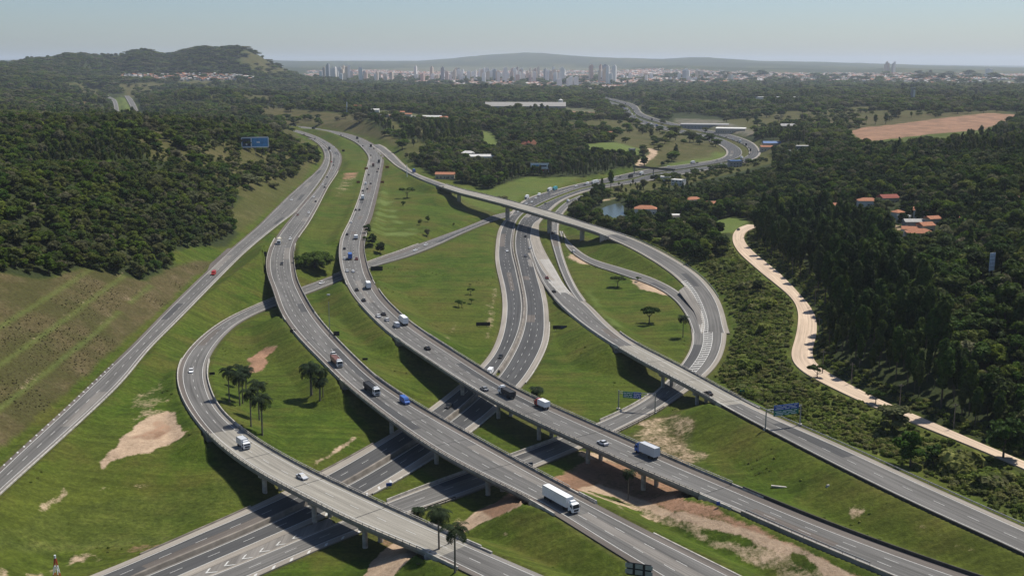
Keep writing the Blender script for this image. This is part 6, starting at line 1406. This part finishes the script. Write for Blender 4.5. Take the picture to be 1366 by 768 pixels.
def gantry(p1, p2, topz, panel, label, sx=1.0, z1=None, z2=None):
    """two masts at pixels p1, p2 joined by a beam; panel: (fraction from, to, low z, high z, materials)"""
    a = hit(*p1) if z1 is None else Vector(up(*p1, z1)); b_ = hit(*p2) if z2 is None else Vector(up(*p2, z2)); g = empty('sign_gantry', a); tag(g, label, 'gantry')
    d = b_ - a; d.z = 0; zt_ = topz - a.z
    for q in (Vector((0, 0, 0)), Vector((d.x, d.y, b_.z - a.z))): mb = MB(); mb.tube(q - Vector((0, 0, 1)), (q.x, q.y, zt_ + .4), .26, .2, 8); mb.build('mast', M_STEEL, g); mb = MB(); mb.box((q.x, q.y, q.z - .3), (1.3, 1.3, .9), base=True); mb.build('footing', M_WALL2, g)
    mb = MB(); mb.tube((0, 0, zt_), (d.x, d.y, zt_), .14, n=6); mb.tube((0, 0, zt_ - .8), (d.x, d.y, zt_ - .8), .12, n=6)
    for k in range(9): u0 = d * (k / 9); u1 = d * ((k + 1) / 9); mb.tube((u0.x, u0.y, zt_ - (.8 if k % 2 else 0)), (u1.x, u1.y, zt_ - (0 if k % 2 else .8)), .06, n=4)
    mb.build('beam', M_STEEL, g); nrm = Vector((d.y, -d.x, 0)).normalized(); 
    if nrm.y > 0: nrm = -nrm
    ang = math.atan2(d.y, d.x); ang_front = ang
    for f0, f1, z0, z1_, mt in panel:
        c = d * ((f0 + f1) / 2) + nrm * .32; ln = d.length * (f1 - f0); mb = MB(); mb.box((c.x, c.y, zt_ + (z0 + z1_) / 2), (ln, .14, z1_ - z0), rot=ang); pn = mb.build('panel', mt, g)
        mb = MB()
        for j in range(3):
            zz = zt_ + z0 + (z1_ - z0) * (.22 + .28 * j)
            for w0, w1 in (((.06, .38), (.44, .62), (.70, .92)), ((.10, .50), (.58, .86)), ((.06, .30), (.36, .74), (.80, .93)))[j]:
                cc = d * (f0 + (f1 - f0) * (w0 + w1) / 2) + nrm * .41; mb.box((cc.x, cc.y, zz), (ln * (w1 - w0), .04, (z1_ - z0) * .10), rot=ang)
        l_ = mb.build('lettering', M_SWHITE, pn)
gantry((825, 546), (873.6, 551), 7.2, [(.12, .40, -2.3, .2, M_SGREEN), (.40, .62, -2.3, .2, M_SBLUE)], 'gantry with green and blue panels over the lower ramp')
gantry((1021, 573), (1067, 567), 15.0, [(.20, .92, -.5, 1.3, M_SBLUE), (.20, .92, -2.5, -.5, M_SGREEN)], 'gantry with blue over green panels spanning the right-hand road', z1=8, z2=8)
def fbr():
    a, b_ = up(845, 231, 0), up(899, 236, 0); a, b_ = Vector(a), Vector(b_); d = b_ - a; g = empty('footbridge', a); tag(g, 'dark footbridge crossing the far highway beside the gravel track', 'footbridge')
    ang = math.atan2(d.y, d.x); c = d / 2; mb = MB(); mb.box((c.x, c.y, 7.3), (d.length, 3, .9), rot=ang); mb.build('deck', M_GIRD, g)
    mb = MB(); [mb.box((c.x + s_ * math.sin(ang) * 1.5, c.y - s_ * math.cos(ang) * 1.5, 8.4), (d.length, .12, 1.3), rot=ang) for s_ in (-1, 1)]; mb.build('railing', M_DRAIL, g)
    for f in (0.02, .5, .98): q = d * f; mb = MB(); mb.tube((q.x, q.y, -1), (q.x, q.y, 7), .6, n=10); mb.build('pier', M_WALL, g)
fbr()
def pole(px, py, hpx, label, arm=False, r_=.16, mat=None, name='utility_pole', cat='pole', z=None):
    p = hit(px, py) if z is None else Vector(up(px, py, z)); h_ = hpx * math.hypot(p.x, p.y) * 1.03 / FPX; g = empty(name, p); tag(g, label, cat)
    mb = MB(); mb.tube((0, 0, -1), (0, 0, h_), r_ * 1.3, r_ * .8, 8); mb.build('shaft', mat or M_WALL2, g)
    if arm: mb = MB(); mb.box((0, 0, h_ - .7), (2.0, .14, .14)); [mb.tube((x, 0, h_ - .65), (x, 0, h_ - .4), .06, n=5) for x in (-.9, 0, .9)]; mb.build('crossarm', M_WOOD, g)
    return g
for px, py, hp, lb in ((1097,499,32,'wooden pole by the dirt road, second from the bend'),(1135.5,512,28,'pole at the dirt road just past the bend'),(1200,543,31,'pole in front of the dark wood halfway down the dirt road'),(1272,571,33,'last pole down the dirt road at the right'),(1057,366,22,'pole at the upper dirt road edge'),(1087,408,26,'pole where the dirt road widens'),(1092,450,26,'pole near the widest dirt road bend')): pole(px, py, hp, lb, True, .17, M_WOOD)
g = pole(440, 450, 48, 'tall thin lighting mast on the lawn between the elevated highways', False, .14, M_STEEL, 'lighting_mast', 'mast'); mb = MB(); mb.tube((0, 0, 19.5), (0, 0, 20), .8, .8, 10); mb.build('lamp_ring', M_STEEL, g)
pole(543, 236, 16, 'white pole on the slope under the branch road', False, .35, M_SWHITE, 'white_pole', 'pole')
pole(463, 151, 14, 'white pole at the left of the hilltop village', False, .9, M_SWHITE, 'white_pole', 'pole')
# lattice mast at the bottom left
p = hit(79, 806); g = empty('lattice_mast', p); tag(g, 'red and white lattice mast poking in at the bottom left', 'mast'); Hm = 60 * math.hypot(p.x, p.y) / FPX * 1.1
def lat(z): return 1.3 * (1 - z / Hm) + .14
for k in range(6):
    z0, z1 = Hm * k / 6, Hm * (k + 1) / 6; mb = MB(); a, b_ = lat(z0), lat(z1)
    cs = [(-1, -1), (1, -1), (1, 1), (-1, 1)]
    for i, (x, y) in enumerate(cs): x2, y2 = cs[(i + 1) % 4]; mb.tube((x * a, y * a, z0), (x * b_, y * b_, z1), .09, n=4); mb.tube((x * a, y * a, z0), (x2 * b_, y2 * b_, z1), .05, n=4); mb.tube((x * b_, y * b_, z1), (x2 * b_, y2 * b_, z1), .05, n=4)
    mb.build('section', M_SWHITE if k % 2 == 0 else flat('mast_red', (.40, .05, .03), .6), g)
mb = MB(); mb.tube((0, 0, Hm), (0, 0, Hm + .8), .25, n=8); mb.build('beacon', M_SWHITE, g)
# drainage channel lip and stones on the grass slope
p, q = hit(1029, 650), hit(1053, 648); g = MB(); d = q - p; g.box(((p.x + q.x) / 2, (p.y + q.y) / 2, (p.z + q.z) / 2), (d.length, .7, .5), rot=math.atan2(d.y, d.x)); tag(g.build('drain_slab', M_WALL2), 'thin white concrete drain slab on the lower right grass slope', 'slab')
p = hit(1104.5, 648); mb = MB(); mb.box((p.x, p.y, p.z), (1.3, .9, .9), taper=.6, rot=.4); tag(mb.build('boulder', M_WALL2), 'single white boulder on the lower right grass slope', 'boulder')

# ------------------------------------------------------------------ the far city
def facade(name, c, win=.35):
    t = NT(name); v = t.coords(); sx = t.n('ShaderNodeSeparateXYZ'); t.l(v, sx.inputs[0])
    fz = t.math('FRACT', t.math('MULTIPLY', sx.outputs[2], 1 / 3.2)); fx = t.math('FRACT', t.math('MULTIPLY', t.math('ADD', sx.outputs[0], sx.outputs[1]), 1 / 4.2))
    k = t.math('MULTIPLY', t.math('GREATER_THAN', fz, .5), t.math('GREATER_THAN', fx, .45)); geo = t.n('ShaderNodeNewGeometry'); sn = t.n('ShaderNodeSeparateXYZ'); t.l(geo.outputs['Normal'], sn.inputs[0])
    k = t.math('MULTIPLY', k, t.math('LESS_THAN', t.math('ABSOLUTE', sn.outputs[2]), .5)); t.col(t.mix(t.math('MULTIPLY', k, .8), c, tuple(x * win for x in c))); t.rough(.9); return t.m
FAC = [facade('tower_white', (.80, .77, .72)), facade('tower_beige', (.64, .54, .43)), facade('tower_grey', (.40, .41, .42)), facade('tower_rose', (.56, .43, .36))]
CN = ['white', 'beige', 'grey', 'rose-coloured']
TP = []
for k in range(4):
    mb = MB(); mb.box((0, 0, -.05), (1, 1, 1.05), base=True); mb.box((.1, 0, 1.0), (.5, .5, .07), base=True); o = mb.build('tower_block', FAC[k]); TP.append(o)
CL = [(432, 486, 26, 40, 85, 'at the left end of the far city', 6600, 7400),(486, 530, 10, 25, 55, 'left of the middle of the far city', 6800, 7800),(556, 600, 12, 30, 80, 'in the thin middle of the far city', 7000, 8400),(600, 650, 26, 30, 65, 'beside the dense heart of the far city', 7200, 8800),(640, 752, 100, 35, 75, 'in the dense heart of the far city', 6900, 8800),(744, 768, 10, 35, 50, 'in the pale nearer cluster right of the city heart', 5800, 6100),(780, 822, 16, 45, 85, 'in the tall row right of the city heart', 6700, 7300),(826, 935, 14, 20, 40, 'scattered right of the tall row', 7000, 9000),(908, 928, 6, 45, 65, 'in the small cluster beyond the right woods', 7400, 7600),(950, 972, 4, 30, 55, 'in the small group at the right', 7300, 7500),(1168, 1184, 5, 60, 85, 'in the lone far group on the right horizon', 9200, 9500),(1296, 1313, 4, 50, 60, 'in the white pair at the far right', 7400, 7600)]
rg = np.random.default_rng(3); first = [True] * 4
for x0, x1, n_, h0, h1, ph, ra, rb in CL:
    for k in range(n_):
        a = (rg.uniform(x0, x1) - CX) / FPX; q = rg.uniform(ra, rb); x, y = q * a, q; z = float(gz(x, y)); ci_ = int(rg.choice(4, p=(.54, .28, .06, .12))); 
        if 'white pair' in ph or 'pale nearer' in ph: ci_ = 0
        o = TP[ci_] if first[ci_] else link(TP[ci_].copy()); first[ci_] = False
        o.location = (x, y, z); o.rotation_euler = (0, 0, rg.uniform(-.4, .4)); o.scale = (rg.uniform(14, 24), rg.uniform(14, 26), rg.uniform(h0, h1) * 1.25); tag(o, '%s tower block %s' % (CN[ci_], ph), 'tower block', 'tower blocks ' + ph)
# low roofs of the city and of the hillside suburb: past counting
def roofs(name, P, lo, hi):
    mb = MB(); 
    for x, y, s_ in P:
        z = float(gz(x, y)); w_, d_, h_ = rg.uniform(lo, hi), rg.uniform(lo, hi) * .8, rg.uniform(4, 9); an = rg.uniform(0, 3.14); m = int(rg.choice(3, p=(.5, .3, .2))); mb.box((x, y, z - 1), (w_, d_, h_ + 1), rot=an, base=True, m=m)
        c_, s2 = math.cos(an), math.sin(an); W2, D2 = w_ / 2 + .4, d_ / 2 + .4; V = [(-W2, -D2, 0), (W2, -D2, 0), (W2, D2, 0), (-W2, D2, 0), (-W2, 0, 2.2), (W2, 0, 2.2)]
        V = [(x + a * c_ - b * s2, y + a * s2 + b * c_, z + h_ + c) for a, b, c in V]; mb.add(V, [(0, 1, 5, 4), (2, 3, 4, 5), (0, 4, 3), (1, 2, 5)], int(rg.choice([3, 4, 5], p=(.55, .25, .2))))
    o = mb.build(name, [M_WHITE, M_CREAM, M_GREYW, M_TILE, M_GROOF, M_WROOF]); tag(o, kind='stuff'); return o
cm_ = CITY.astype(float); un = fbm(GX / 350, GY / 350, 3, 81)
P = scatter(4600, 11500, 29, .0, lambda x, y: RNG.uniform(size=x.shape) < gsample(cm_ * smooth((un - .30) / .2) * (.95 - .55 * smooth((PX - 860) / 120)), x, y), az=(-25, 27)); roofs('city_houses', P, 12, 30); print('city', len(P))
sub = ((URB > .8) & (GR > 3000) & (PX < 400)).astype(float)
P = scatter(3000, 6000, 17, .0, lambda x, y: RNG.uniform(size=x.shape) < gsample(sub * .75, x, y), az=(-27, -10)); roofs('suburb_houses', P, 9, 15); print('sub', len(P))
# ------------------------------------------------------------------ air
zt = float(GZ.max())
hz_ = NT('air_haze'); hz_.t.nodes.remove(hz_.b); vol = hz_.n('ShaderNodeVolumePrincipled')
vol.inputs['Color'].default_value = (.80, .88, 1.0, 1); vol.inputs['Density'].default_value = HAZE_D; vol.inputs['Anisotropy'].default_value = .2
hz_.l(vol.outputs[0], hz_.t.nodes['Material Output'].inputs['Volume'])
mb = MB(); zb = float(GZ.min()) - 1.5; zt = max(zt + 60, 330)
mb.box((0, 23400, (zb + zt) / 2), (96000, 50000, zt - zb)); hb = mb.build('haze', hz_.m); tag(hb, kind='stuff')
print('TOP', zt, zb)
